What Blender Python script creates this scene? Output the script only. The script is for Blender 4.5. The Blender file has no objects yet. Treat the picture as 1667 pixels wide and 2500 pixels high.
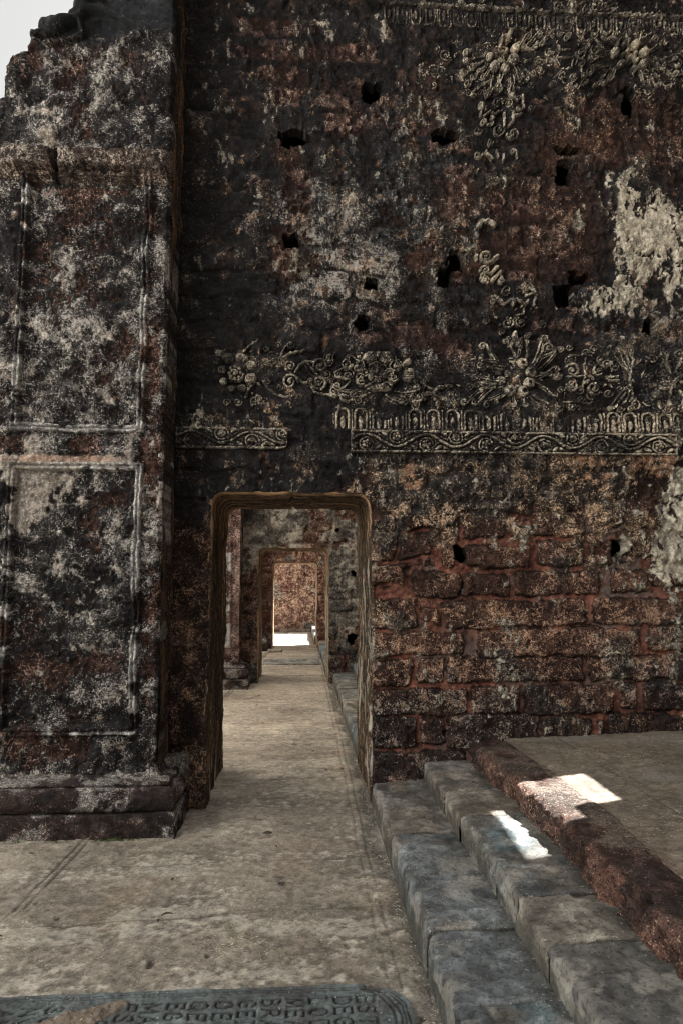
import bpy, math, random
import numpy as np
from mathutils import Vector

# ---------------------------------------------------------------- camera, sky, sun, exposure
scene = bpy.context.scene
HC = 1.487                       # eye height
FPX = 1667.0                     # focal length in photo pixels (24 mm lens, portrait)
PITCH = math.atan(170 / 1667); YAW = math.atan(102.5 / 1667 * math.cos(PITCH))
cd = bpy.data.cameras.new("camera"); cam = bpy.data.objects.new("camera", cd)
scene.collection.objects.link(cam); scene.camera = cam
cam.location = (0, 0, HC); cam.rotation_euler = (math.pi / 2 + PITCH, 0, -YAW)
cd.sensor_fit = 'VERTICAL'; cd.sensor_height = 36; cd.sensor_width = 24; cd.lens = 24.0
cd.clip_start = 0.05; cd.clip_end = 500

SUN_EL = math.radians(56.0)
SUN_AZ = math.radians(14.0)      # from +X towards +Y
sun_dir = Vector((math.cos(SUN_EL) * math.cos(SUN_AZ), math.cos(SUN_EL) * math.sin(SUN_AZ), math.sin(SUN_EL)))
sl = bpy.data.lights.new("sun", 'SUN'); so = bpy.data.objects.new("sun", sl); scene.collection.objects.link(so)
sl.energy = 5.0; sl.angle = math.radians(0.5); sl.color = (1.0, 0.97, 0.92)
so.rotation_euler = sun_dir.to_track_quat('Z', 'Y').to_euler(); so.location = (30, 8, 40)

world = bpy.data.worlds.new("World"); scene.world = world; world.use_nodes = True
wn = world.node_tree.nodes; wl = world.node_tree.links; wn.clear()
wo = wn.new('ShaderNodeOutputWorld'); bg = wn.new('ShaderNodeBackground'); sk = wn.new('ShaderNodeTexSky')
hs = wn.new('ShaderNodeHueSaturation'); mx = wn.new('ShaderNodeMix'); mx.data_type = 'RGBA'; mx.blend_type = 'MULTIPLY'
sk.sky_type = 'NISHITA'; sk.sun_disc = False; sk.sun_elevation = SUN_EL; sk.sun_rotation = math.pi / 2 - SUN_AZ
sk.air_density = 1.0; sk.dust_density = 4.0; sk.ozone_density = 1.0
hs.inputs['Saturation'].default_value = 0.22
mx.inputs[0].default_value = 1.0; mx.inputs[7].default_value = (1.0, 0.96, 0.87, 1)   # hazy, whitish sky
wl.new(sk.outputs[0], hs.inputs['Color']); wl.new(hs.outputs[0], mx.inputs[6])
wl.new(mx.outputs[2], bg.inputs['Color']); wl.new(bg.outputs[0], wo.inputs['Surface'])
bg.inputs['Strength'].default_value = 0.042
scene.view_settings.view_transform = 'Standard'; scene.view_settings.look = 'None'
scene.view_settings.gamma = 1.0; scene.view_settings.exposure = 2.8
scene.cycles.use_denoising = True; scene.cycles.filter_width = 1.1; scene.cycles.max_bounces = 8; scene.cycles.diffuse_bounces = 5

# ---------------------------------------------------------------- measured layout (metres)
D1, D2, D3, DF = 4.72, 10.25, 15.5, 20.6      # front planes of the four cross walls
TH = 1.0                                       # wall thickness
XR = 3.3                                       # the side wall on the right, out of frame

_F = np.array([math.sin(YAW) * math.cos(PITCH), math.cos(YAW) * math.cos(PITCH), math.sin(PITCH)])
_R = np.array([math.cos(YAW), -math.sin(YAW), 0.0]); _U = np.cross(_R, _F)
def on_plane(px, py, d):
    """photo pixel -> (x, z) on the upright plane y = d"""
    r = _F + _R * (px - 833.5) / FPX - _U * (py - 1250) / FPX
    t = d / r[1]
    return np.array([r[0] * t, HC + r[2] * t])
def on_floor(px, py, z=0.0):
    r = _F + _R * (px - 833.5) / FPX - _U * (py - 1250) / FPX
    t = (z - HC) / r[2]
    return np.array([r[0] * t, r[1] * t])
def to_photo(x, y, z):
    dx, dy, dz = x, y, z - HC
    w = dx * _F[0] + dy * _F[1] + dz * _F[2]
    return 833.5 + FPX * (dx * _R[0] + dy * _R[1] + dz * _R[2]) / w, 1250 - FPX * (dx * _U[0] + dy * _U[1] + dz * _U[2]) / w

# ---------------------------------------------------------------- numpy noise
_TAB = {}
def vnoise(x, y, seed):
    if seed not in _TAB: _TAB[seed] = np.random.RandomState(seed).rand(256, 256).astype(np.float32)
    T = _TAB[seed]
    xi = np.floor(x); yi = np.floor(y)
    fx = (x - xi).astype(np.float32); fy = (y - yi).astype(np.float32)
    xi = xi.astype(np.int32) & 255; yi = yi.astype(np.int32) & 255
    x1 = (xi + 1) & 255; y1 = (yi + 1) & 255
    fx = fx * fx * (3 - 2 * fx); fy = fy * fy * (3 - 2 * fy)
    a = T[xi, yi] * (1 - fx) + T[x1, yi] * fx
    b = T[xi, y1] * (1 - fx) + T[x1, y1] * fx
    return a * (1 - fy) + b * fy
def fbm(x, y, f, octv=4, seed=1, gain=0.55):
    """fractal noise, mean 0, standard deviation about 1"""
    s = 0; a = 1.0; v = 0.0
    for k in range(octv):
        s = s + a * (vnoise(x * f + 17.3 * k, y * f + 9.1 * k, seed * 13 + k) - 0.5)
        v += a * a; a *= gain; f *= 2.03
    return s / math.sqrt(v * 0.043)
def sstep(a, b, x):
    t = np.clip((x - a) / (b - a), 0, 1); return t * t * (3 - 2 * t)
def blobs(PX, PY, lst):
    s = np.zeros(PX.shape, np.float32)
    for cx, cy, rx, ry, w in lst:
        d = ((PX - cx) / rx) ** 2 + ((PY - cy) / ry) ** 2
        s += w * np.exp(-d * d * 0.7)
    return s

class Paint:
    """what a surface is made of, point by point: base colour, pale mineral / lichen specks, height"""
    def __init__(s, shape):
        s.c = np.zeros(shape + (3,), np.float32); s.s = np.zeros(shape + (3,), np.float32)
        s.a = np.zeros(shape, np.float32); s.h = np.zeros(shape, np.float32); s.p = np.ones(shape, np.float32)
    def layer(s, m, col, spk=None, amt=None, h=None, pit=None):
        m3 = m[..., None]
        s.c = s.c * (1 - m3) + m3 * np.asarray(col, np.float32)
        if spk is not None: s.s = s.s * (1 - m3) + m3 * np.asarray(spk, np.float32)
        if amt is not None: s.a = s.a * (1 - m) + m * amt
        if h is not None: s.h = s.h + m * h
        if pit is not None: s.p = s.p * (1 - m) + m * pit
    def attrs(s):
        return {'Col': np.concatenate([np.clip(s.c, 0.006, 0.85), s.p[..., None]], -1),
                'Spk': np.concatenate([np.clip(s.s, 0, 0.85), np.clip(s.a, 0, 1)[..., None]], -1)}

# ---------------------------------------------------------------- mesh helpers
def link(o, parent=None):
    scene.collection.objects.link(o)
    if parent is not None:
        o.parent = parent
        o.matrix_parent_inverse = parent.matrix_basis.inverted()
    return o
def tag(o, label=None, cat=None, group=None, kind=None):
    if label: o['label'] = label
    if cat: o['category'] = cat
    if group: o['group'] = group
    if kind: o['kind'] = kind
    return o
def thing(name, label, cat, loc=(0, 0, 0), group=None):
    o = bpy.data.objects.new(name, None); scene.collection.objects.link(o); o.location = loc
    o.empty_display_size = 0.2
    return tag(o, label, cat, group)
def mesh_np(name, V, Q, mat, parent=None, attrs=None, T=None):
    """V (n,3), Q (m,4) quads, T (k,3) triangles; attrs name -> (n,4)"""
    me = bpy.data.meshes.new(name)
    V = np.asarray(V, np.float32); Q = np.asarray(Q, np.int32).reshape(-1, 4)
    T = np.zeros((0, 3), np.int32) if T is None else np.asarray(T, np.int32).reshape(-1, 3)
    me.vertices.add(len(V)); me.vertices.foreach_set('co', V.ravel())
    n = len(Q) * 4 + len(T) * 3
    me.loops.add(n); me.loops.foreach_set('vertex_index', np.concatenate([Q.ravel(), T.ravel()]))
    me.polygons.add(len(Q) + len(T))
    me.polygons.foreach_set('loop_start', np.concatenate([np.arange(len(Q)) * 4, len(Q) * 4 + np.arange(len(T)) * 3]).astype(np.int32))
    me.update(calc_edges=True)
    for k, A in (attrs or {}).items():
        at = me.attributes.new(k, 'FLOAT_COLOR', 'POINT')
        at.data.foreach_set('color', np.asarray(A, np.float32).ravel())
    me.materials.append(mat)
    if parent is not None and parent.location.length > 0:
        me.transform(__import__('mathutils').Matrix.Translation(-parent.location))
    o = bpy.data.objects.new(name, me); scene.collection.objects.link(o)
    if parent is not None: o.parent = parent
    return o
def grid_arrays(P, attrs, mask=None, skirt=None):
    """P (ny,nx,3). mask (ny-1,nx-1) of kept faces. skirt: vector; the open border is carried along it."""
    ny, nx = P.shape[:2]
    idx = np.arange(ny * nx).reshape(ny, nx)
    if mask is None: mask = np.ones((ny - 1, nx - 1), bool)
    Q = np.stack([idx[:-1, :-1], idx[:-1, 1:], idx[1:, 1:], idx[1:, :-1]], -1)[mask]
    V = P.reshape(-1, 3); A = {k: a.reshape(-1, 4) for k, a in attrs.items()}
    if skirt is not None:
        M = np.zeros((ny + 1, nx + 1), bool); M[1:-1, 1:-1] = mask
        E = []
        c = M[1:-1, 1:-1]
        for dy, dx, a, b in ((-1, 0, (0, 0), (0, 1)), (1, 0, (1, 1), (1, 0)), (0, -1, (1, 0), (0, 0)), (0, 1, (0, 1), (1, 1))):
            nb = M[1 + dy:ny + dy, 1 + dx:nx + dx]
            jy, jx = np.nonzero(c & ~nb)
            E.append(np.stack([idx[jy + a[0], jx + a[1]], idx[jy + b[0], jx + b[1]]], -1))
        E = np.concatenate(E)
        if len(E):
            u, inv = np.unique(E.ravel(), return_inverse=True); inv = inv.reshape(E.shape)
            n0 = len(V)
            V = np.concatenate([V, V[u], V[u] + np.asarray(skirt, np.float32)])      # own vertices: a hard edge
            A = {k: np.concatenate([a, a[u], a[u]]) for k, a in A.items()}
            n1 = n0 + len(u)
            Q = np.concatenate([Q, np.stack([n0 + inv[:, 1], n0 + inv[:, 0], n1 + inv[:, 0], n1 + inv[:, 1]], -1)])
    used = np.zeros(len(V), bool); used[Q.ravel()] = True
    re = np.cumsum(used) - 1
    return V[used], re[Q], {k: a[used] for k, a in A.items()}
def grid_mesh(name, P, attrs, mat, parent=None, mask=None, skirt=None, extra=None):
    V, Q, A = grid_arrays(np.asarray(P, np.float32), attrs, mask, skirt)
    if extra is not None:                                   # plain quads joined into the same mesh (back, sides, top)
        ev, eq, ec, es = extra
        n = len(V); V = np.concatenate([V, np.asarray(ev, np.float32)]); Q = np.concatenate([Q, np.asarray(eq) + n])
        A = {'Col': np.concatenate([A['Col'], np.tile(np.float32(ec), (len(ev), 1))]),
             'Spk': np.concatenate([A['Spk'], np.tile(np.float32(es), (len(ev), 1))])}
    return mesh_np(name, V, Q, mat, parent, A)
def ramp_axis(stops):
    """stops: (start, step), ..., end -> non-uniform coordinates"""
    out = []
    for (a, st), (b, _) in zip(stops[:-1], stops[1:]):
        n = max(1, int(round((b - a) / st))); out.append(np.linspace(a, b, n, endpoint=False))
    out.append([stops[-1][0]])
    return np.concatenate(out)
def box_quads(x0, x1, y0, y1, z0, z1, skip=''):
    v = [(x0, y0, z0), (x1, y0, z0), (x1, y1, z0), (x0, y1, z0), (x0, y0, z1), (x1, y0, z1), (x1, y1, z1), (x0, y1, z1)]
    q = {'b': (0, 3, 2, 1), 't': (4, 5, 6, 7), 'f': (0, 1, 5, 4), 'r': (1, 2, 6, 5), 'k': (2, 3, 7, 6), 'l': (3, 0, 4, 7)}
    return v, [f for k, f in q.items() if k not in skip]
def join_boxes(lst):
    V, Q = [], []
    for v, q in lst:
        n = len(V); V += v; Q += [tuple(i + n for i in f) for f in q]
    return V, Q

# ---------------------------------------------------------------- materials
def stone_material(name, fine=60.0, bump=0.6, rough=0.95, mottle=(0.55, 1.5), bump_dist=0.012, pits=True, spec=0.15):
    m = bpy.data.materials.new(name); m.use_nodes = True
    N = m.node_tree.nodes; L = m.node_tree.links
    b = N['Principled BSDF']; b.inputs['Roughness'].default_value = rough; b.inputs['Specular IOR Level'].default_value = spec
    geo = N.new('ShaderNodeNewGeometry')
    ca = N.new('ShaderNodeAttribute'); ca.attribute_name = 'Col'
    sa = N.new('ShaderNodeAttribute'); sa.attribute_name = 'Spk'
    def noise(scale, det, ro, off=0):
        n = N.new('ShaderNodeTexNoise'); n.inputs['Scale'].default_value = scale
        n.inputs['Detail'].default_value = det; n.inputs['Roughness'].default_value = ro
        if off:
            v = N.new('ShaderNodeVectorMath'); v.operation = 'ADD'; v.inputs[1].default_value = (off, off * 1.7, off * .6)
            L.new(geo.outputs['Position'], v.inputs[0]); L.new(v.outputs[0], n.inputs['Vector'])
        else: L.new(geo.outputs['Position'], n.inputs['Vector'])
        return n.outputs['Fac']
    def math_(op, a, c, d=None):
        n = N.new('ShaderNodeMath'); n.operation = op
        for i, v in enumerate((a, c, d)):
            if v is None: continue
            if isinstance(v, (int, float)): n.inputs[i].default_value = v
            else: L.new(v, n.inputs[i])
        return n.outputs[0]
    n1 = noise(fine, 4, 0.65); n2 = noise(fine * 2.6, 3, 0.6, 5.0); n3 = noise(fine * 0.9, 3, 0.6, 11.0); n4 = noise(fine * 0.2, 5, 0.65, 23.0)
    n5 = noise(fine * 0.38, 3, 0.55, 37.0)
    sp = math_('ADD', math_('ADD', math_('MULTIPLY', n1, 0.46), math_('MULTIPLY', n2, 0.32)), math_('MULTIPLY', n5, 0.22))
    thr = math_('SUBTRACT', 0.618, math_('MULTIPLY', sa.outputs['Alpha'], 0.20))
    mask = math_('MULTIPLY', math_('SUBTRACT', sp, thr), 34.0); 
    cl = N.new('ShaderNodeClamp'); L.new(mask, cl.inputs[0]); mask = cl.outputs[0]
    mr = N.new('ShaderNodeMapRange'); mr.inputs[1].default_value = 0.3; mr.inputs[2].default_value = 0.7
    mr.inputs[3].default_value = mottle[0]; mr.inputs[4].default_value = mottle[1]; L.new(n4, mr.inputs[0])
    vm = N.new('ShaderNodeVectorMath'); vm.operation = 'SCALE'; L.new(ca.outputs['Color'], vm.inputs[0]); L.new(mr.outputs[0], vm.inputs['Scale'])
    col = vm.outputs[0]
    height = math_('ADD', math_('MULTIPLY', n1, 0.7), math_('MULTIPLY', n2, 0.3))
    if pits:
        pm = N.new('ShaderNodeMapRange'); pm.inputs[1].default_value = 0.40; pm.inputs[2].default_value = 0.47
        pm.inputs[3].default_value = 1.0; pm.inputs[4].default_value = 0.0; L.new(n3, pm.inputs[0])
        pk = math_('MULTIPLY', pm.outputs[0], ca.outputs['Alpha'])
        mp = N.new('ShaderNodeMix'); mp.data_type = 'RGBA'; L.new(math_('MULTIPLY', pk, 0.75), mp.inputs[0])
        L.new(col, mp.inputs[6]); mp.inputs[7].default_value = (0.012, 0.010, 0.010, 1); col = mp.outputs[2]
        height = math_('SUBTRACT', height, math_('MULTIPLY', pk, 0.5))
    ms = N.new('ShaderNodeMix'); ms.data_type = 'RGBA'; L.new(mask, ms.inputs[0]); L.new(col, ms.inputs[6]); L.new(sa.outputs['Color'], ms.inputs[7])
    L.new(ms.outputs[2], b.inputs['Base Color'])
    bp = N.new('ShaderNodeBump'); bp.inputs['Strength'].default_value = bump; bp.inputs['Distance'].default_value = bump_dist
    L.new(height, bp.inputs['Height']); L.new(bp.outputs[0], b.inputs['Normal'])
    return m
M_LAT = stone_material("laterite_masonry", 125, 0.8, bump_dist=0.009)
M_CARVE = stone_material("carved_stucco", 90, 0.5, mottle=(0.7, 1.35), bump_dist=0.006)
M_CEM = stone_material("cement_floor", 85, 0.35, 0.85, mottle=(0.80, 1.20), bump_dist=0.004)
M_GRAN = stone_material("worn_granite", 75, 0.5, 0.8, mottle=(0.75, 1.3), bump_dist=0.006, spec=0.25)
M_SUR = stone_material("door_surround_coat", 90, 0.35, 0.85, mottle=(0.85, 1.15), bump_dist=0.004)
M_FAR = stone_material("far_masonry", 46, 0.7, bump_dist=0.02)
def plain(name, col, rough=0.8):
    m = bpy.data.materials.new(name); m.use_nodes = True
    N = m.node_tree.nodes; L = m.node_tree.links; b = N['Principled BSDF']; b.inputs['Roughness'].default_value = rough
    t = N.new('ShaderNodeTexNoise'); t.inputs['Scale'].default_value = 35; r = N.new('ShaderNodeValToRGB')
    r.color_ramp.elements[0].color = tuple(c * .55 for c in col) + (1,); r.color_ramp.elements[1].color = tuple(min(1, c * 1.4) for c in col) + (1,)
    g = N.new('ShaderNodeNewGeometry'); L.new(g.outputs['Position'], t.inputs['Vector']); L.new(t.outputs['Fac'], r.inputs[0]); L.new(r.outputs[0], b.inputs['Base Color'])
    return m
M_WEED = plain("weed_green", (0.07, 0.12, 0.03)); M_LEAF = plain("dry_leaf", (0.05, 0.03, 0.018))

# ---------------------------------------------------------------- relief carving on a height field
class Field:
    def __init__(s, xs, zs, d, sc=None):
        s.xs = np.asarray(xs); s.zs = np.asarray(zs); s.d = d; s.X, s.Z = np.meshgrid(s.xs, s.zs)
        s.H = np.zeros(s.X.shape, np.float32); s.sc = sc or d / FPX * 1.012
    def P(s, p): return on_plane(p[0], p[1], s.d)
    def _win(s, cx, cz, r):
        return slice(np.searchsorted(s.zs, cz - r), np.searchsorted(s.zs, cz + r)), slice(np.searchsorted(s.xs, cx - r), np.searchsorted(s.xs, cx + r))
    def dm(s, cx, cz, r, h, rz=None, ang=0.0, mode='max', p=0.5):
        rz = r if rz is None else rz; R = max(r, rz); w = s._win(cx, cz, R)
        x = s.X[w] - cx; z = s.Z[w] - cz
        if ang: c, q = math.cos(ang), math.sin(ang); x, z = x * c + z * q, -x * q + z * c
        v = h * np.clip(1 - (x / r) ** 2 - (z / rz) ** 2, 0, None) ** p
        s.H[w] = np.maximum(s.H[w], v) if mode == 'max' else s.H[w] + v
    def dome(s, p, r, h, ry=None, ang=0.0, mode='max', pw=0.5):
        """p, r in photo pixels, h in metres"""
        x, z = s.P(p); s.dm(x, z, r * s.sc, h, None if ry is None else ry * s.sc, -math.radians(ang), mode, pw)
    def tubem(s, pts, w0, w1, h0, h1=None):
        h1 = h0 if h1 is None else h1
        pts = np.asarray(pts); seg = np.hypot(*np.diff(pts, axis=0).T); L = np.concatenate([[0], np.cumsum(seg)])
        n = max(2, int(L[-1] / (0.4 * max(min(w0, w1), 0.003)))); t = np.linspace(0, L[-1], n)
        xs = np.interp(t, L, pts[:, 0]); zs = np.interp(t, L, pts[:, 1])
        for k in range(n):
            f = k / (n - 1); s.dm(xs[k], zs[k], w0 + (w1 - w0) * f, h0 + (h1 - h0) * f)
    def tube(s, pts, w0, w1=None, h0=0.02, h1=None):
        s.tubem([s.P(p) for p in pts], w0 * s.sc, (w0 if w1 is None else w1) * s.sc, h0, h1)
    def curl(s, c, r, a0=0, turns=1.3, dr=1, w=None, h=0.022, bead=True):
        """volute: spiral from radius r inwards round c, a bead in its eye"""
        w = w or r * 0.24; a = math.radians(a0)
        t = np.linspace(0, 1, 28); rr = r * (1 - 0.72 * t); an = a + dr * t * turns * 2 * math.pi
        s.tube([(c[0] + q * math.cos(b), c[1] + q * math.sin(b)) for q, b in zip(rr, an)], w, w * 0.75, h, h * 0.9)
        if bead: s.dome(c, r * 0.33, h * 1.15)
    def rib(s, c, tip, w=5.0, dr=1, cr=9.0, bend=0.12, h=0.022, r0=0.35):
        """a leaf rib that runs from c outwards and rolls into a small volute at its tip"""
        c = np.array(c, float); tip = np.array(tip, float); v = tip - c; n = np.array([-v[1], v[0]])
        t = np.linspace(r0, 1, 14); pts = [c + v * k + n * bend * dr * math.sin(math.pi * k) for k in t]
        s.tube(pts, w * 0.6, w, h * 0.6, h)
        pts2 = [p + n / np.linalg.norm(v) * w * 1.5 for p in pts]; s.tube(pts2[2:-2], w * 0.4, w * 0.55, h * 0.5, h * 0.75)
        d = pts[-1] - pts[-2]; ang = math.degrees(math.atan2(d[1], d[0])); nn = np.array([-d[1], d[0]]) / (np.hypot(*d) + 1e-6)
        cc = pts[-1] + nn * cr * dr
        s.curl(cc, cr, ang - 90 * dr, 1.2, dr, w * 0.8, h)

# ---------------------------------------------------------------- masonry pattern
def random_blocks(X, Z, seed, h=0.205, w=(0.3, 0.62), joint=0.012, rnd=0.03):
    """signed distance to the nearest block edge (negative inside) and a random value per block"""
    Xw = X + 0.018 * fbm(X, Z, 3.5, 3, seed); Zw = Z + 0.018 * fbm(X, Z, 3.0, 3, seed + 1)
    rs = np.random.RandomState(seed); row = np.floor(Zw / h).astype(int); row0 = row.min(); row = row - row0
    n = row.max() + 1; rw = rs.uniform(w[0], w[1], n); ro = rs.uniform(0, 1, n)
    u = Xw / rw[row] + ro[row]; col = np.floor(u).astype(int)
    jit = vnoise(col.astype(float) * 3.7 + 0.5, row.astype(float) * 5.3 + 0.5, seed + 7)
    dx = (0.5 - np.abs(u - col - 0.5)) * rw[row]; fz = Zw / h - np.floor(Zw / h); dz = (0.5 - np.abs(fz - 0.5)) * h
    qx = np.maximum(joint + rnd - dx, 0); qz = np.maximum(joint + rnd - dz, 0)
    return np.hypot(qx, qz) - rnd, vnoise(col * 7.1 + 0.37, row * 3.3 + 0.21, seed + 9), jit
HOLES = []
def hole(F, p, rx, ry, depth=0.5, p4=4):
    """push a putlog hole back into the wall"""
    x, z = F.P(p); w = F._win(x, z, max(rx, ry) * F.sc * 1.7)
    X = F.X[w] + 0.010 * fbm(F.X[w], F.Z[w], 22, 2, 77); Z = F.Z[w] + 0.010 * fbm(F.X[w], F.Z[w], 22, 2, 78)
    d = np.abs((X - x) / (rx * F.sc)) ** p4 + np.abs((Z - z) / (ry * F.sc)) ** p4
    if depth < .2: m = sstep(1.15, 0.9, d); F.H[w] = F.H[w] * (1 - m) - depth * m
    else: HOLES.append((F, w, d))

LAT_A = np.float32((0.080, 0.046, 0.038)); LAT_B = np.float32((0.165, 0.088, 0.068))
BLACK = np.float32((0.0155, 0.0150, 0.0168))

# stones one can see one by one at the right of the doorway (photo pixels)
def q4(x, y): return (850 + .521 * x, 1100 + .521 * y)
STONES = [(425, 438, 500, 548), (548, 440, 857, 548), (880, 418, 1095, 540), (1110, 420, 1235, 540), (550, 330, 728, 415), (748, 350, 1100, 405), (885, 180, 1100, 283), (890, 296, 1108, 400),
          (300, 565, 530, 692), (528, 575, 760, 685), (785, 560, 1175, 682), (1215, 550, 1400, 665), (1412, 560, 1700, 640), (118, 690, 320, 832), (335, 735, 425, 815), (440, 700, 1110, 826),
          (1135, 690, 1580, 815), (1595, 700, 1900, 800), (110, 845, 537, 962), (595, 830, 1370, 962), (1395, 815, 1800, 942), (105, 975, 300, 1100), (318, 970, 452, 1088), (456, 965, 1095, 1082),
          (1108, 955, 1520, 1077), (1540, 945, 1850, 1060), (105, 1110, 565, 1237), (573, 1100, 800, 1237), (812, 1095, 1242, 1232), (1265, 1085, 1357, 1215), (1375, 1085, 1750, 1215), (105, 1243, 325, 1392), (337, 1240, 450, 1372),
          (455, 1235, 892, 1392), (895, 1250, 1130, 1352), (1145, 1255, 1195, 1330), (1205, 1230, 1700, 1330), (105, 1405, 560, 1560)]
def named_stones(X, Z, d):
    sd = np.full(X.shape, 9.0, np.float32); bid = np.zeros(X.shape, np.float32)
    Xw = X + 0.008 * fbm(X, Z, 6, 3, 301) + .003 * fbm(X, Z, 40, 3, 303); Zw = Z + 0.008 * fbm(X, Z, 6, 3, 302) + .003 * fbm(X, Z, 40, 3, 304)
    rs = np.random.RandomState(5)
    for x0, y0, x1, y1 in STONES:
        a = on_plane(*q4(x0, y0), d); b = on_plane(*q4(x1, y1), d); v = rs.rand()
        m = (X > a[0] - .1) & (X < b[0] + .1) & (Z > b[1] - .1) & (Z < a[1] + .1)
        if not m.any(): continue
        r = 0.024; cx, cz = (a + b) / 2; hx = abs(b[0] - a[0]) / 2; hz = abs(a[1] - b[1]) / 2
        qx = np.maximum(np.abs(Xw[m] - cx) - hx + r, 0); qz = np.maximum(np.abs(Zw[m] - cz) - hz + r, 0)
        s = np.hypot(qx, qz) - r
        o = sd[m]; t = s < o; sd[m] = np.where(t, s, o); bb = bid[m]; bid[m] = np.where(t, v, bb)
    return sd, bid

BARE = [((600, 0, .6805), [(-40, 80, 90, 135), (95, 78, 262, 135), (55, 143, 185, 212), (300, 165, 365, 215), (372, 158, 482, 230), (45, 240, 215, 300), (90, 308, 215, 392), (250, 342, 420, 400), (430, 345, 545, 402), (590, 350, 692, 415), (290, 410, 402, 490), (420, 412, 560, 470), (572, 440, 770, 500), (655, 512, 800, 562),
          (100, 500, 150, 570), (570, 515, 625, 570), (130, 610, 235, 680), (712, 590, 782, 700), (700, 705, 775, 800), (785, 620, 905, 682), (920, 632, 1080, 690), (-60, 150, 20, 210), (140, 690, 240, 790), (10, 640, 80, 700), (1090, 430, 1230, 490), (1250, 420, 1420, 500), (1440, 430, 1600, 520), (1180, 520, 1330, 580), (1360, 530, 1568, 590), (1180, 350, 1330, 410), (1380, 350, 1560, 420), (820, 700, 930, 770), (940, 705, 1080, 780), (1100, 600, 1190, 690), (1100, 700, 1200, 800)]),
        ((1000, 500, .4254), [(85, 225, 305, 345), (225, 370, 335, 480), (525, 240, 762, 332), (545, 120, 690, 200), (700, 115, 970, 215), (560, 390, 760, 470), (780, 380, 920, 450), (730, 200, 960, 300), (850, 580, 1000, 640), (960, 680, 1180, 760), (700, 660, 940, 740), (200, 800, 360, 900)]),
        ((400, 500, .4464), [(650, 60, 820, 142), (642, 240, 732, 322), (742, 250, 882, 332), (640, 345, 720, 430), (1240, 655, 1412, 772), (290, 240, 400, 330), (1180, 560, 1300, 640), (1060, 690, 1190, 770)])]
def paint_front_wall(X, Z, carved=None):
    """the first cross wall; X, Z in metres on its face. carved: relief height where the point belongs to a carving"""
    PX, PY = to_photo(X, D1, Z)
    p = Paint(X.shape)
    n_big = fbm(X, Z, 1.6, 5, 3); n_mid = fbm(X, Z, 5.0, 5, 4); n_fin = fbm(X, Z, 24, 4, 5, 0.65)
    n_drip = fbm(X * 3.2, Z, 2.6, 5, 6); n_sm = fbm(X, Z, 11, 5, 8, 0.68); n_str = fbm(X * 2.0, Z, 11, 5, 10, 0.68); n_xf = fbm(X, Z, 45, 3, 11, 0.7)
    frz = blobs(PX, PY, [(1000, 915, 520, 95, 1), (1450, 915, 330, 95, 1), (1400, 150, 330, 110, 1), (1230, 320, 90, 110, 1), (1240, 720, 90, 140, .7)]).clip(0, 1)      # the carved fields keep their black skin
    # --- laterite blocks
    sd, bid, _ = random_blocks(X, Z, 21)
    expo = sstep(-0.2, 0.25, blobs(PX, PY, [(1300, 1560, 560, 290, 1.6), (920, 1650, 130, 330, 1.2), (1650, 1520, 300, 260, 1)]) - 0.55)
    s2, b2 = named_stones(X, Z, D1)
    use = (s2 < 0.035)
    sd = np.where(use, s2, np.where(s2 < .075, np.maximum(sd, .001), sd)); bid = np.where(use, b2, bid)
    tint = (bid + 0.25 * n_mid)[..., None]
    p.layer(np.ones(X.shape, np.float32), LAT_A + (LAT_B - LAT_A) * np.clip(tint, 0, 1.2), (0.50, 0.33, 0.24), np.clip(0.28 + 0.20 * expo + 0.10 * n_sm + 0.08 * n_mid, 0, 1))
    p.c *= (np.exp(0.28 * n_fin) * (0.36 + 0.24 * expo))[..., None]
    # the dark crust lies on the lower stones
    low = sstep(1600, 1760, PY + 40 * n_mid) * sstep(860, 1000, PX + (PY - 1600) * .6)
    p.layer(0.75 * low, (0.012, 0.012, 0.014), (0.30, 0.28, 0.27), np.clip(0.33 + 0.1 * n_sm, 0, 1))
    dk = sstep(0.2, 0.9, fbm(X, Z, 4.0, 4, 44)) * 0.7
    p.layer(dk * (1 - 0.3 * expo), (0.022, 0.014, 0.013))
    p.c *= (1 - .42 * expo * sstep(-.6, .9, n_sm))[..., None]
    p.a = np.clip(p.a + .10 * expo * sstep(.3, 1.3, n_sm + .5 * n_mid), 0, .7)
    p.layer(.85 * np.exp(-((sd + .003) / .006) ** 2) * expo, (.010, .008, .0075), None, .05)  # shadow line of the joints painted round each stone
    blk = sstep(0.004, -0.022, sd)
    p.h += 0.034 * blk * (0.30 + 0.70 * expo) + 0.006 * (bid - 0.5)
    # --- mortar
    mor = sstep(-0.007, 0.003, sd + 0.004 * n_sm)
    red = expo * sstep(-1.9, -0.6, fbm(X, Z, 2.4, 3, 61) + blobs(PX, PY, [(1130, 1570, 170, 120, 1.4), (1420, 1480, 130, 140, .8), (960, 1540, 120, 70, 1.4), (1000, 1830, 160, 40, 1.2), (1100, 1660, 300, 50, .6)]))
    p.layer(mor * red, np.float32((0.200, 0.084, 0.062)) * np.exp(0.22 * n_mid + .15 * n_fin)[..., None], (0.40, 0.22, 0.17), 0.22, pit=0.15)
    gm = mor * expo * sstep(0.7, 1.3, fbm(X, Z, 3.1, 3, 62) + blobs(PX, PY, [(1600, 1450, 120, 60, 1.2), (1430, 1390, 90, 30, 1), (1340, 1530, 150, 20, .9)]))
    p.layer(0.7 * gm, (0.15, 0.135, 0.125))
    p.layer(mor * red * sstep(.1, 1.2, fbm(X, Z, 2.6, 3, 63)) * .6, (.115, .075, .066))
    p.layer(mor * (1 - expo) * 0.75, (0.022, 0.017, 0.016))
    # --- black weathered stucco over most of the upper wall
    up = sstep(1150, 1000, PY)
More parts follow.
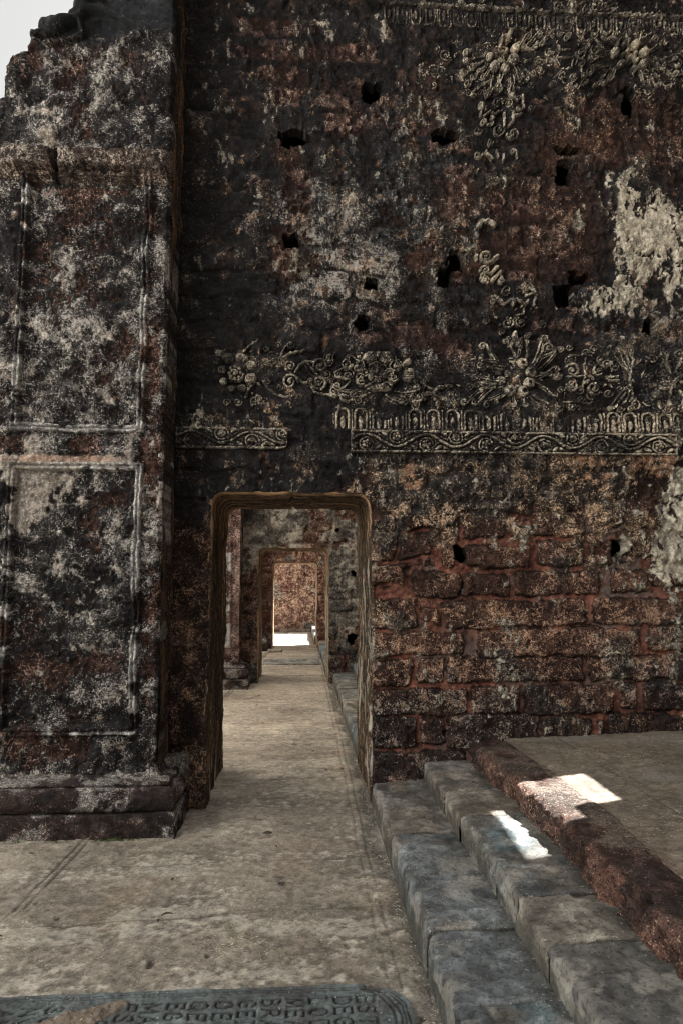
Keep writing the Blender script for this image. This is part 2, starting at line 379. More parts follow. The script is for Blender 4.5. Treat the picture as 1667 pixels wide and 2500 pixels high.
    bk = 1.0 + 0.55 * up + 0.9 * n_big * 0.6 * (1 - .45 * up) + 0.55 * n_mid * 0.6 + 0.35 * n_sm + 0.35 * n_fin + 0.5 * frz + blobs(PX, PY, [
        (1300, 1560, 600, 330, -4.5), (920, 1560, 130, 500, -3.5), (480, 900, 120, 900, 2.4), (450, 1500, 60, 500, .2), (900, 1150, 420, 40, 1.6), (650, 1130, 260, 70, 1.8), (800, 1060, 400, 60, 1.5),
        (740, 130, 150, 24, -2.6), (650, 62, 90, 18, -2.2), (690, 182, 70, 20, -2.6), (880, 130, 70, 26, -2.4), (680, 240, 60, 40, -2.2), (690, 370, 30, 34, -2.4), (830, 215, 120, 26, -1.6), (1035, 258, 40, 26, -2.8), (845, 300, 70, 34, -2.2),
        (1020, 320, 70, 26, -2.2), (1005, 365, 26, 22, -2.5), (720, 440, 40, 110, -1.5), (700, 620, 80, 60, -1.9), (1080, 635, 80, 50, -2.6), (1250, 610, 110, 40, -2.6), (1100, 470, 50, 120, -1.7), (1250, 470, 130, 60, -1.6), (1000, 815, 60, 28, -2.4),
        (1450, 300, 260, 70, -1.6), (1500, 370, 220, 40, -1.5), (1250, 540, 260, 100, -1.0), (1370, 480, 60, 130, -1.6), (1330, 640, 160, 90, -1.2), (1050, 860, 90, 50, -1.7), (1300, 1120, 330, 40, -.7), (930, 1200, 60, 90, -3),
        (1470, 820, 200, 40, -1.3), (1130, 800, 120, 60, -1.0), (1090, 980, 50, 40, -1.4), (760, 780, 90, 60, .6), (1300, 100, 420, 90, 1.4), (1650, 130, 200, 120, 1.0), (1190, 330, 80, 90, 1.2), (560, 300, 90, 250, 1.0)])
    mb = sstep(-0.12, 0.22, bk)
    amt = 0.22 + 0.12 * n_sm + 0.08 * n_mid + blobs(PX, PY, [(900, 560, 330, 260, 0.26), (820, 700, 200, 120, .1), (480, 800, 110, 900, -.22), (1180, 900, 400, 110, .10), (650, 1130, 300, 120, -.1), (1400, 60, 500, 60, -.1), (600, 250, 180, 300, -.12)])
    p.layer(mb, BLACK * np.exp(0.25 * n_mid + 0.2 * n_fin)[..., None], (0.36, 0.345, 0.32), np.clip(amt, 0, 1), h=0.009, pit=0.8)
    sdr, bidr, _ = random_blocks(X, Z, 21)
    big = fbm(X, Z, 1.0, 4, 71)
    p.c *= np.exp(mb * .45 * (bidr - .5))[..., None]; p.a = np.clip(p.a * (1 + mb * (1.0 * sstep(-.8, .9, big + .45 * n_mid) - .72)) + .10 * mb * (bidr - .5), 0, 1)
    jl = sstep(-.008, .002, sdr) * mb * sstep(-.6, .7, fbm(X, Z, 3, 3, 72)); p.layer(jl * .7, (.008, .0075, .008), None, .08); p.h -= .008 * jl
    # grey-blue bloom of lime over the black
    gb = sstep(0.1, 1.3, n_drip * 0.7 + 0.5 * n_sm + blobs(PX, PY, [(900, 520, 280, 170, 1.3), (800, 700, 160, 90, .9), (1080, 470, 150, 220, .6), (1230, 300, 60, 160, .7), (1440, 640, 120, 70, .5), (480, 800, 140, 1000, -3), (650, 1150, 300, 60, -.6), (1050, 1210, 300, 60, .4)]) - 0.6)
    gb = gb * .75 * (1 - .8 * frz) * sstep(-1.0, 0.6, n_fin + 0.6 * n_xf)
    p.layer(mb * gb * 0.75, np.float32((0.048, 0.051, 0.055)) * np.exp(.35 * n_xf)[..., None], (0.58, 0.57, 0.53), np.clip(0.33 + 0.13 * n_sm, 0, 1))
    # bare laterite blocks where the skin has come off
    bare = np.zeros(X.shape, np.float32); bb = np.zeros(X.shape, np.float32)
    Xw = X + 0.020 * fbm(X, Z, 7, 4, 311); Zw = Z + 0.014 * fbm(X, Z, 7, 4, 312); rs_ = np.random.RandomState(17)
    for (ox, oy, sc_), lst in BARE:
        for x0, y0, x1, y1 in lst:
            a_ = on_plane(ox + sc_ * x0, oy + sc_ * y0, D1); b_ = on_plane(ox + sc_ * x1, oy + sc_ * y1, D1); v_ = rs_.rand()
            m_ = (X > a_[0] - .1) & (X < b_[0] + .1) & (Z > b_[1] - .1) & (Z < a_[1] + .1)
            if not m_.any(): continue
            q_x = np.abs(Xw[m_] - (a_[0] + b_[0]) / 2) - abs(b_[0] - a_[0]) / 2 + .03; q_z = np.abs(Zw[m_] - (a_[1] + b_[1]) / 2) - abs(a_[1] - b_[1]) / 2 + .03
            e_ = sstep(.032, .018, np.hypot(np.maximum(q_x, 0), np.maximum(q_z, 0))) * sstep(-1.5, -.2, n_sm[m_] + .8 * n_fin[m_])
            bare[m_] = np.maximum(bare[m_], e_ * (.55 + .45 * v_)); bb[m_] = v_
    p.layer(bare * .92, (np.float32((.042, .026, .026)) * (1 - bb[..., None]) + np.float32((.098, .060, .050)) * bb[..., None]) * np.exp(.35 * n_fin + .25 * n_xf)[..., None], np.float32((.60, .46, .38)), np.clip(.30 + .14 * bb + .10 * n_sm, 0, 1), h=.010, pit=1.0)
    # rust-brown wash
    rb = sstep(0.3, 1.5, fbm(X * 1.5, Z, 2.2, 5, 31) + blobs(PX, PY, [(1350, 350, 330, 120, 1.0), (1200, 860, 250, 120, .3), (1330, 470, 60, 160, 1.1), (480, 1400, 90, 300, .9), (1100, 1130, 400, 40, .6), (560, 900, 300, 400, -.5)]))
    rb = rb * sstep(-.9, .6, n_fin + .5 * n_sm) * (1 - .7 * frz)
    p.layer(rb * 0.5, np.float32((0.055, 0.030, 0.021)) * np.exp(.25 * n_fin)[..., None], (0.52, 0.33, 0.20))
    # --- thin tan / grey lime coat under the frieze, breaking off over the stones
    tn = -1.45 - 1.2 * sstep(1330, 1480, PY) * sstep(980, 1040, PX + 0 * PY) + 0.75 * n_mid + 0.4 * n_sm + 0.25 * n_fin + blobs(PX, PY, [(1000, 1240, 130, 120, 1.9), (1200, 1190, 300, 80, 2.0), (1480, 1230, 160, 170, 2.0), (1010, 1160, 30, 36, 2.4), (920, 1420, 60, 60, 1.3), (1150, 1290, 140, 50, 1.2), (940, 1500, 50, 40, 1.6), (1400, 1150, 300, 50, 1.3)])
    mt = sstep(-0.1, 0.3, tn + .35 * n_xf)
    n_t = sstep(-0.6, 0.9, n_sm + 0.6 * n_mid)[..., None]
    n_t = n_t * sstep(-.8, .8, n_fin + .7 * n_xf)[..., None]
    p.layer(mt * 0.9, (np.float32((0.026, 0.023, 0.021)) * (1 - n_t) + np.float32((0.13, 0.095, 0.064)) * n_t), (0.74, 0.56, 0.40), np.clip(0.40 + 0.12 * n_sm, 0, 1), h=0.010)
    tp = sstep(0.2, 0.9, blobs(PX, PY, [(1010, 1158, 26, 34, 1.2), (1440, 1150, 50, 40, .7), (1620, 1140, 70, 30, 1.0)]) + .2 * n_sm)
    p.layer(tp * sstep(-.9, .5, n_fin + n_sm), (0.26, 0.155, 0.10), (.62, .42, .30), .45)
    dg = sstep(0.0, 0.9, blobs(PX, PY, [(1130, 1215, 130, 50, 1.5), (980, 1270, 60, 90, 1.2), (1250, 1125, 80, 70, .7), (1080, 1110, 500, 22, 1.3)]) + 0.5 * n_mid - 0.25)
    p.layer(dg * 0.8 * (1 - tp), (0.028, 0.028, 0.029), (0.40, 0.33, 0.26), np.clip(0.34 + .1 * n_sm, 0, 1))
    dr = sstep(.5, 1.5, fbm(X * 7, Z * .55, 1.6, 4, 74, .6) + .4 * n_sm) * sstep(1180, 1000, PY) * (1 - expo)
    p.layer(dr * .6, (.012, .0115, .012), None, .12)
    jt = sstep(-.010, .001, sdr) * sstep(1090, 1125, PY) * (1 - expo) * sstep(-.9, .3, n_mid); p.layer(jt * .55, (.018, .014, .013), None, .12); p.h -= .008 * jt
    # --- white lime wash that survives at the right
    wh = -2.6 + 0.45 * n_mid + 0.5 * n_drip + 1.0 * n_str + 0.45 * n_fin - 1.5 * frz + blobs(PX, PY, [(1590, 640, 120, 140, 3.1), (1480, 455, 60, 35, 2.2), (1600, 540, 100, 60, 2.3), (1415, 500, 14, 60, 1.9), (1470, 740, 90, 30, 1.3), (1640, 1350, 64, 80, 3.8), (1640, 1215, 60, 60, 2.4), (1680, 1280, 80, 140, 2.4), (1480, 650, 70, 60, -.8), (1430, 620, 40, 60, -1.0)])
    mw = sstep(-0.25, 0.45, wh + .3 * n_xf)
    p.layer(mw, np.float32((0.56, 0.52, 0.43)) * np.exp(-0.5 * np.abs(n_str) + .15 * n_fin)[..., None], (0.75, 0.70, 0.60), 0.4, h=0.006, pit=0.5)
    gr = sstep(-1.1, -0.2, wh) * (1 - mw) * (1 - frz)
    p.layer(gr * 0.8, np.float32((0.035, 0.036, 0.036)) * np.exp(.5 * n_str)[..., None], (0.62, 0.58, 0.50), np.clip(0.36 + .12 * n_str, 0, 1))
    # --- near-black stain with painted corner shade beside the pilaster and pale fly specks of the left fragment
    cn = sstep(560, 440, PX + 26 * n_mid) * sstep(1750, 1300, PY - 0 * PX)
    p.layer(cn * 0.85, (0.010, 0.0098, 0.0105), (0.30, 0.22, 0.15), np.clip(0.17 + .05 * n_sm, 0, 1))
    lj = sstep(560, 505, PX) * sstep(1240, 1330, PY)
    p.layer(lj * 0.85, np.float32((0.026, 0.016, 0.013)) * np.exp(.4 * n_mid)[..., None], (0.42, 0.25, 0.15), np.clip(0.36 + .1 * n_sm, 0, 1))
    p.h += 0.0035 * n_fin + 0.006 * n_mid
    if carved is not None:
        q = Paint(X.shape); dim = (1 - 0.72 * cn) * (1 - .55 * sstep(120, 50, PY))  # overhang shade on the top bands and corner shade painted into the carvings
        q.layer(np.ones(X.shape, np.float32), np.float32((0.013, 0.0125, 0.013)) * np.exp(.3 * n_fin)[..., None], (0.40, 0.36, 0.30), np.clip(0.22 + .08 * n_sm - .1 * cn, 0, 1), pit=.4)
        def blur(A, n):
            K = np.pad(A, ((n, n), (n, n)), mode='edge').cumsum(0).cumsum(1); K = np.pad(K, ((1, 0), (1, 0))); m = 2 * n + 1
            return (K[m:, m:] - K[:-m, m:] - K[m:, :-m] + K[:-m, :-m]) / (m * m)
        crest = carved - blur(carved.astype(np.float64), 4).astype(np.float32)
        worn = sstep(-0.8, 0.7, n_sm + 0.7 * n_fin + 0.6 * n_mid)
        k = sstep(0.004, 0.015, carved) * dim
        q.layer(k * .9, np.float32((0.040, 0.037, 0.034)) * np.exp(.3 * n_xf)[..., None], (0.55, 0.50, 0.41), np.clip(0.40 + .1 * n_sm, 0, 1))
        q.layer(sstep(0.0004, 0.0032, crest) * k * (.12 + .88 * worn) * .95, np.float32((0.22, 0.20, 0.172)) * np.exp(.3 * n_xf)[..., None], (0.70, 0.64, 0.52), 0.45)  # crests worn pale, lightened further to make up for flat light
        q.layer(sstep(-.0004, -.0030, crest) * .85, (0.010, 0.0095, 0.0095), (.3, .28, .24), .12)  # shade in the grooves painted into the colour
        pl = sstep(0.3, 1.0, blobs(PX, PY, [(1640, 1050, 130, 75, 1.4), (840, 1030, 45, 30, 1.0), (1500, 1030, 60, 30, .8), (1550, 128, 34, 34, 1.5), (1242, 116, 30, 28, 1.5), (1268, 897, 30, 24, .9), (1180, 650, 40, 60, 1.1)]) + 0.25 * n_sm) * sstep(.004, .014, carved)
        q.layer(pl * sstep(-.002, .0005, crest) * 0.7, (0.34, 0.295, 0.225), (0.70, 0.64, 0.52), 0.5)
        q.h = p.h; return q
    return p

# ================================================================ THE FRONT WALL
DOOR = {1: (-0.60, 0.485, 2.095), 2: (-0.595, 0.43, 1.985), 3: (-0.60, 0.39, 1.90)}
wall1 = thing('ruined_wall', 'nearest dark laterite wall with carved stucco friezes and the widest doorway', 'wall', (0, D1, 0), 'cross walls pierced by aligned doorways')
xs = ramp_axis([(-1.70, 0.03), (-0.95, 0.0052), (2.95, 0.03), (XR, 0)]); zs = ramp_axis([(-0.05, 0.0052), (6.0, 0.03), (6.6, 0)])
F1 = Field(xs, zs, D1)
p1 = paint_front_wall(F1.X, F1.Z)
F1.H = p1.h.copy()
for (x, y, a, b) in [(905, 230, 19, 22), (722, 341, 34, 15), (1085, 338, 28, 14), (1535, 255, 17, 34), (710, 590, 17, 17), (905, 696, 15, 13), (886, 788, 15, 13), (1107, 638, 14, 22), (1083, 684, 12, 21), (1373, 722, 22, 22),
                     (1411, 682, 19, 13), (1581, 799, 13, 17), (1120, 1353, 12, 16), (1503, 1340, 13, 17), (1372, 425, 17, 30), (1385, 370, 24, 11)]:
    hole(F1, (x, y), a * 1.25, b * 1.25)
hole(F1, (742, 668), 22, 15, 0.05); hole(F1, (1340, 430), 60, 8, 0.02)
xl, xr, zt = DOOR[1]
PX1, PY1 = to_photo(F1.X, D1, F1.Z)
def in_door(F, xl, xr, zt, g=0.006, rc=.085):
    qx = np.abs(F.X - (xl + xr) / 2) - (xr - xl) / 2 - g; qz = F.Z - zt - g; R = rc + g
    return np.where((qx > -R) & (qz > -R), np.hypot(qx + R, qz + R) - R, np.maximum(qx, qz)) < 0
keep = ~in_door(F1, xl, xr, zt)
for F_, w_, d_ in HOLES: keep[w_] &= d_ > 1.0        # putlog holes open into the dark core of the wall
keep &= ~((PX1 < 205) & (PY1 < 300)) & (F1.Z < 6.45 + 0.06 * fbm(F1.X, F1.Z, 3, 3, 9))
kf = keep[:-1, :-1] & keep[1:, 1:] & keep[:-1, 1:] & keep[1:, :-1]
P = np.stack([F1.X, D1 - F1.H, F1.Z], -1)
y0, y1 = D1 + 0.06, D1 + TH
ex = join_boxes([box_quads(-1.62, xl - 0.06, y0, y1, 0, zt + 0.06, 'fb'), box_quads(xr + 0.06, XR, y0, y1, 0, zt + 0.06, 'fb'), box_quads(-1.45, XR, y0, y1, zt + 0.06, 6.3, 'fb')])
EC, ES = (0.09, 0.06, 0.05, 1), (0.4, 0.3, 0.25, 0.4)
grid_mesh('masonry', P, p1.attrs(), M_LAT, wall1, kf, (0, 0.10, 0), (ex[0], ex[1], EC, ES))

def surround(name, parent, xl, xr, zt, d, th, seed, flange=0.016, rc=0.085, bright=0.0, mat=M_SUR, ds=0.008, notch=True, tone=(0.040, 0.030, 0.0235), ochre=(0.25, 0.155, 0.085)):
    """rounded-corner lining of a doorway, one strip swept up the jamb, across the lintel and down"""
    pts = []; nor = []
    def seg(a, b, n, nr):
        for k in range(n): pts.append(np.array(a) + (np.array(b) - np.array(a)) * k / n); nor.append(nr)
    seg((xl, -0.03), (xl, zt - rc), int((zt - rc) / ds), (-1, 0))
    for k in range(14):
        a = math.pi - k / 14 * math.pi / 2; pts.append(np.array((xl + rc + rc * math.cos(a), zt - rc + rc * math.sin(a)))); nor.append((math.cos(a), math.sin(a)))
    seg((xl + rc, zt), (xr - rc, zt), int((xr - xl - 2 * rc) / ds), (0, 1))
    for k in range(14):
        a = math.pi / 2 - k / 14 * math.pi / 2; pts.append(np.array((xr - rc + rc * math.cos(a), zt - rc + rc * math.sin(a)))); nor.append((math.cos(a), math.sin(a)))
    seg((xr, zt - rc), (xr, -0.03), int((zt - rc) / ds), (1, 0)); pts.append(np.array((xr, -0.03))); nor.append((1, 0))
    pts = np.array(pts); nor = np.array(nor, float); s = np.concatenate([[0], np.cumsum(np.hypot(*np.diff(pts, axis=0).T))]); S = s[-1]
    r = 0.022
    prof = [(flange, 0.02), (flange, -0.006)] + [(r * (1 - math.sin(a)) if False else r - r * math.sin(a), -0.012 + r - r * math.cos(a)) for a in np.linspace(0, math.pi / 2, 9)]
    nt = int(th / 0.014)
    prof += [(0.012 * math.sin(math.pi * k / nt), r + (th - 2 * r) * k / nt) for k in range(1, nt)]
    prof += [(r - r * math.cos(a), th - r + r * math.sin(a)) for a in np.linspace(0, math.pi / 2, 7)] + [(flange, th + 0.004), (flange, th - 0.03)]
    prof = np.array(prof); t = np.concatenate([[0], np.cumsum(np.hypot(*np.diff(prof, axis=0).T))])
    SS, TT = np.meshgrid(s, t, indexing='ij')
    wob = 0.005 * fbm(SS, TT * 0 + seed, 1.7, 4, seed) + 0.0012 * fbm(SS * 0.6, TT * 14, 1.6, 4, seed + 1) + 0.0035 * fbm(SS, TT * 2, 9, 4, seed + 2, .65) + .008 * sstep(1.1, 2.0, fbm(SS, TT, 6, 3, seed + 20)) * np.exp(-(TT / .07) ** 2)
    fade = np.ones_like(TT); fade[:, :2] = 0.3; fade[:, -2:] = 0.3
    O = prof[None, :, 0] - wob * fade
    if notch: O = O + 0.022 * np.exp(-((SS - S / 2) / 0.012) ** 2) * np.clip(TT / 0.1, 0, 1)
    X = pts[:, 0][:, None] + nor[:, 0][:, None] * O; Z = pts[:, 1][:, None] + nor[:, 1][:, None] * O
    Y = d + prof[None, :, 1] + 0 * X
    p = Paint(X.shape)
    g1 = fbm(SS * 0.5, TT * 8.0, 5.0, 5, seed + 3, 0.75); g2 = fbm(SS * 0.5, TT * 10, 6, 4, seed + 4, 0.75); g3 = fbm(SS, TT * 2, 3, 4, seed + 5)
    one = np.ones(X.shape, np.float32)
    p.layer(one, np.float32(tone) * np.exp(0.12 * g1 + .2 * g3)[..., None] * (1 + bright), (0.40, 0.26, 0.14), np.clip(0.30 + .05 * g3, 0, 1), pit=0.25)
    p.layer(sstep(0.4, 1.4, g1) * 0.35, np.float32((0.013, 0.010, 0.008)))
    side = SS / S
    om = sstep(0.45, 0.85, g2 + 1.0 * np.exp(-((side - 0.40) / 0.06) ** 2) + 0.7 * np.exp(-((side - 0.5) / 0.12) ** 2) + .9 * np.exp(-((TT - .055) / .045) ** 2) * sstep(.25, .36, side) * sstep(.72, .62, side) - 0.75 + bright)
    p.layer(om * 0.85, np.float32(ochre) * np.exp(0.15 * g3)[..., None])
    wm = sstep(0.25, 0.7, fbm(SS * 0.5, TT * 6, 3, 4, seed + 8, 0.7) + 1.5 * sstep(0.62, 0.72, side) * sstep(1.0, 0.95, side) + 0.7 * sstep(0.30, 0.12, side) - 1.25 + bright)
    wm = wm * sstep(-.7, .3, fbm(SS, TT * 2, 5, 4, seed + 30)); p.layer(wm * 0.9, np.float32((0.36, 0.335, 0.29)) * np.exp(0.15 * g3)[..., None], (0.6, 0.58, 0.5))
    return grid_mesh(name, np.stack([X, Y, Z], -1), p.attrs(), mat, parent)
surround('door_surround', wall1, *DOOR[1], D1, TH, 400)

# ---------------------------------------------------------------- carvings of the front wall
def carving(name, u0, u1, v0, v1, build, label=None, base=0.012, step=0.0036, thr=0.003, keepfn=None, hs_=1.2):
    a = on_plane(u0, v1, D1); b = on_plane(u1, v0, D1); c = on_plane(u0, v0, D1); d = on_plane(u1, v1, D1)
    F = Field(np.arange(min(a[0], c[0]), max(b[0], d[0]), step), np.arange(min(a[1], d[1]), max(b[1], c[1]), step), D1)
    build(F)
    er = 0.0055 * fbm(F.X, F.Z, 42, 3, 91, .7) * sstep(0.004, 0.012, F.H)
    m = F.H > thr
    if keepfn is not None: m &= keepfn(F)
    H = F.H + er
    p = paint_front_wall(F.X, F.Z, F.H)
    kf = m[:-1, :-1] & m[1:, 1:] & m[:-1, 1:] & m[1:, :-1]
    P = np.stack([F.X, D1 - base - hs_ * H, F.Z], -1)
    o = grid_mesh(name, P, p.attrs(), M_CARVE, wall1, kf, (0, 0.045, 0))
    if label: o['label'] = label
    return o

q6 = lambda x, y: (1120 + .349 * x, 760 + .349 * y)
q5 = lambda x, y: (800 + .1913 * x, 840 + .1913 * y)
qt = lambda x, y: (1150 + .3297 * x, 60 + .3297 * y)
ql = lambda x, y: (490 + .236 * x, 830 + .236 * y)
qv = lambda x, y: (1130 + .1722 * x, 520 + .1722 * y)

def b_rosette(F):
    c = (1264, 925)
    for k, (x, y) in enumerate([(430, 375), (490, 435), (480, 510), (437, 568), (345, 565)]):
        F.dome(q6(x, y), 15.5, 0.050, pw=0.4); F.dome(q6(x, y), 6, -0.010, mode='add')
    F.dome(q6(285, 490), 13, 0.026); F.dome(q6(395, 480), 12, 0.022); F.dome(q6(330, 440), 10, 0.016); F.dome(q6(270, 430), 12, 0.012)
    for x, y, d, w, cr in [(150, 352, 1, 5, 8), (140, 405, 1, 5, 8), (110, 455, -1, 5, 8), (120, 505, -1, 4.5, 7), (150, 545, -1, 4, 6), (40, 655, 1, 5, 8), (118, 655, 1, 5.5, 8.5), (180, 640, -1, 5, 8), (245, 630, -1, 4, 6),
                           (178, 240, -1, 5.5, 9), (320, 215, 1, 4, 7), (430, 220, -1, 4, 7), (455, 180, 1, 4, 7), (565, 195, 1, 5, 9), (585, 250, 1, 6, 11), (680, 265, 1, 4.5, 8), (655, 290, -1, 4, 6), (660, 395, 1, 5, 8),
                           (540, 655, 1, 5, 8), (605, 655, 1, 6, 10), (680, 675, 1, 5, 9), (650, 600, -1, 4, 7), (385, 660, 1, 4, 6), (440, 660, -1, 4, 6)]:
        F.rib(c, q6(x, y), w * .78, d, cr * .95, 0.10, 0.026, 0.42)
    F.dome(q6(675, 462), 16, 0.030, 11); F.tube([q6(560, 440), q6(640, 455)], 4, 7, 0.02)
    F.tube([q6(380, 160), q6(375, 215), q6(345, 245)], 5, 7, 0.024); F.tube([q6(385, 160), q6(395, 215), q6(410, 250)], 5, 7, 0.024)
def b_medallion(F):
    for x, y, r, a, d in [(780, 420, 48, 200, 1), (962, 425, 46, -20, -1), (775, 525, 46, 150, -1), (935, 545, 50, 30, 1), (930, 270, 30, 90, 1), (1020, 378, 32, 0, -1), (1030, 582, 32, 0, 1), (1100, 275, 30, 60, 1), (1180, 285, 26, 60, -1),
                          (775, 675, 28, 0, 1), (700, 560, 26, 0, -1), (1045, 690, 24, 0, -1), (1115, 690, 24, 0, 1), (1185, 690, 24, 0, -1), (840, 620, 26, 0, 1), (870, 300, 26, 0, -1), (660, 655, 24, 90, 1), (760, 260, 24, 0, 1)]:
        F.curl(q6(x, y), r * .349, a, 1.35, d, None, 0.026)
    for e in ((250, 1), (690, 0)):
        for k, off in enumerate((0, 45, 95, 140)):
            y = e[0] + (off * .4 if e[1] else -off * .4)
            F.tube([q6(1040 + off, y), q6(1100 + off * .75, 350 if e[1] else 600), q6(1180, 440 if e[1] else 520)], 4.5, 3, 0.026, 0.016)
    F.tube([q6(1182, 430), q6(1182, 530)], 4, 4, 0.024)
    F.tube([q6(1020, 470), q6(1090, 465)], 6, 4, 0.024); F.tube([q6(1040, 490), q6(1100, 490)], 4, 4, 0.02)
    F.tube([q6(740, 465), q6(860, 460), q6(920, 470)], 3, 3, 0.022); F.tube([q6(860, 380), q6(870, 450), q6(850, 560)], 3.5, 3, 0.020)
    F.tube([q6(770, 320), q6(860, 312), q6(920, 320)], 3, 3, 0.02); F.tube([q6(720, 640), q6(820, 640), q6(900, 650)], 3, 3, 0.02)
    F.dome(q6(780, 415), 9, 0.034); F.dome(q6(910, 470), 12, 0.022, 6, 30); F.dome(q6(880, 500), 12, 0.022, 6, -40)
def b_shell(F):
    for pts, w in [([(1470, 440), (1440, 380), (1425, 310)], 6), ([(1490, 440), (1530, 370), (1540, 310)], 7), ([(1480, 520), (1460, 600), (1450, 670)], 6), ([(1520, 540), (1560, 620), (1545, 680)], 7), ([(1560, 430), (1640, 360), (1680, 300)], 7), ([(1570, 540), (1650, 620), (1680, 680)], 7)]:
        F.tube([q6(*p) for p in pts], w * .6, w, 0.018, 0.03)
    for x, y, r, a, d in [(1415, 310, 30, 0, 1), (1515, 315, 32, 0, -1), (1440, 690, 26, 0, 1), (1535, 690, 30, 0, -1), (1680, 310, 30, 0, 1), (1680, 680, 30, 0, 1), (1560, 480, 40, 0, 1), (1720, 480, 40, 0, -1)]:
        F.curl(q6(x, y), r * .349, a, 1.3, d, None, 0.03)
    F.dome(q6(1372, 590), 17, 0.045, 12); F.dome(q6(1410, 550), 11, 0.03, 9); F.dome(q6(1385, 660), 8, 0.024, 16); F.dome(q6(1620, 490), 22, 0.045, 18)
    for k in range(6): F.tube([q6(1500, 480), q6(1560 + 10 * k, 440 + 18 * k)], 3, 4, 0.018)
def b_face(F):
    # head with a parted turban, brow, eyes, nose, cheeks, mouth and chin; hair in round locks; a collar and fanned leaves
    F.dome(q5(640, 360), 27, 0.048, 38, pw=0.6)
    F.dome(q5(545, 200), 21, 0.058, 19, pw=.45); F.dome(q5(720, 200), 22, 0.058, 19, pw=.45); F.dome(q5(635, 175), 12, 0.052, 14)
    F.tube([q5(530, 290), q5(600, 272), q5(660, 290)], 4, 4, 0.056); F.tube([q5(660, 290), q5(720, 300)], 4, 3, 0.052)
    for x in (560, 690): F.dome(q5(x, 335), 8, -0.018, 6, mode='add'); F.dome(q5(x, 338), 4.5, 0.042)
    F.tube([q5(620, 300), q5(618, 360), q5(615, 395)], 3.5, 6, 0.052, 0.068)
    F.dome(q5(548, 430), 11, 0.050); F.dome(q5(695, 425), 12, 0.050); F.tube([q5(585, 445), q5(625, 452), q5(665, 445)], 3, 3, 0.056); F.dome(q5(625, 490), 12, 0.052, 9)
    F.dome(q5(625, 440), 12, -0.008, 3, mode='add')
    for x, y, r in [(420, 290, 14), (370, 320, 9), (840, 290, 15), (890, 270, 10), (410, 440, 12), (790, 410, 12), (835, 450, 10), (470, 380, 10), (760, 370, 11), (410, 490, 10)]: F.curl(q5(x, y), r, x % 90, 1.2, 1, r * .35, 0.036)
    F.dome(q5(640, 565), 36, 0.040, 13, pw=.6); F.tube([q5(470, 560), q5(560, 520), q5(640, 545), q5(740, 515), q5(810, 555)], 3, 3, 0.040)
    for tip, d, w in [((205, 735), -1, 5), ((330, 700), -1, 5), ((70, 660), -1, 4.5), ((110, 600), -1, 4), ((1055, 755), 1, 5), ((930, 760), 1, 5), ((1150, 740), 1, 4.5), ((1130, 610), 1, 4)]:
        F.rib(q5(640, 500), q5(*tip), w, -d, 9, 0.14 * -1, 0.030, 0.45)
    for x, y, r in [(250, 735, 40), (385, 730, 45), (840, 715, 34), (590, 770, 26), (985, 735, 40), (1120, 775, 42), (1105, 490, 32), (1180, 570, 40), (60, 550, 36), (1310, 775, 36), (1440, 690, 40), (130, 400, 36), (220, 440, 34)]:
        F.curl(q5(x, y), r * .1913, x * 7 % 360, 1.25, 1 if x > 640 else -1, None, 0.026)
    F.tube([q5(880, 300), q5(950, 290), q5(1010, 245)], 6, 8, 0.038); F.dome(q5(1015, 245), 9, 0.046); F.dome(q5(1035, 380), 10, 0.034, 14, 20)
    for k in range(4): F.tube([q5(970 + 6 * k, 370 + 28 * k), q5(1080, 385 + 22 * k)], 2.5, 2.5, 0.036)
    F.tube([q5(310, 290), q5(250, 335), q5(190, 325), q5(90, 375)], 6, 4, 0.028); F.tube([q5(100, 430), q5(200, 450), q5(280, 470)], 4, 4, 0.024)
    F.tube([q5(1180, 500), q5(1260, 560), q5(1360, 610)], 4, 4, 0.026); F.tube([q5(1200, 660), q5(1330, 650), q5(1390, 570), q5(1560, 555)], 6, 6, 0.034)
    F.tube([q5(1330, 660), q5(1420, 680), q5(1480, 720)], 6, 4, 0.026); F.tube([q5(10, 660), q5(90, 690), q5(180, 590), q5(280, 490)], 4, 3, 0.022)
    for k in range(10): F.dome(q5(1180 + 45 * k, 680 + 40 * math.sin(k * 2.1)), 5 + k % 3, 0.022)
def b_flower(F):
    for x, y, r in [(290, 200, 62), (425, 200, 64), (525, 275, 58), (520, 415, 66), (230, 320, 46), (240, 440, 40), (330, 520, 44), (430, 510, 46)]: F.dome(q_(ql, x, y), r * .236, 0.036, r * .21, pw=0.35)
    F.curl(ql(365, 370), 20, 0, 1.0, 1, 4, 0.046)
    for k in range(8): F.dome(ql(365 + 58 * math.cos(k * .785), 360 + 62 * math.sin(k * .785)), 5.5, 0.05)
    for x, y, r, d in [(390, 650, 42, 1), (275, 660, 40, -1), (690, 430, 40, 1), (820, 500, 34, 1), (600, 620, 40, -1), (680, 100, 32, 1), (800, 65, 34, -1), (930, 60, 44, 1)]: F.curl(ql(x, y), r * .236, 0, 1.2, d, None, 0.024)
    F.tube([ql(470, 600), ql(500, 520), ql(530, 480)], 4, 3, 0.022); F.tube([ql(450, 130), ql(520, 60), ql(600, 10)], 4, 3, 0.02)
def q_(q, x, y): return q(x, y)
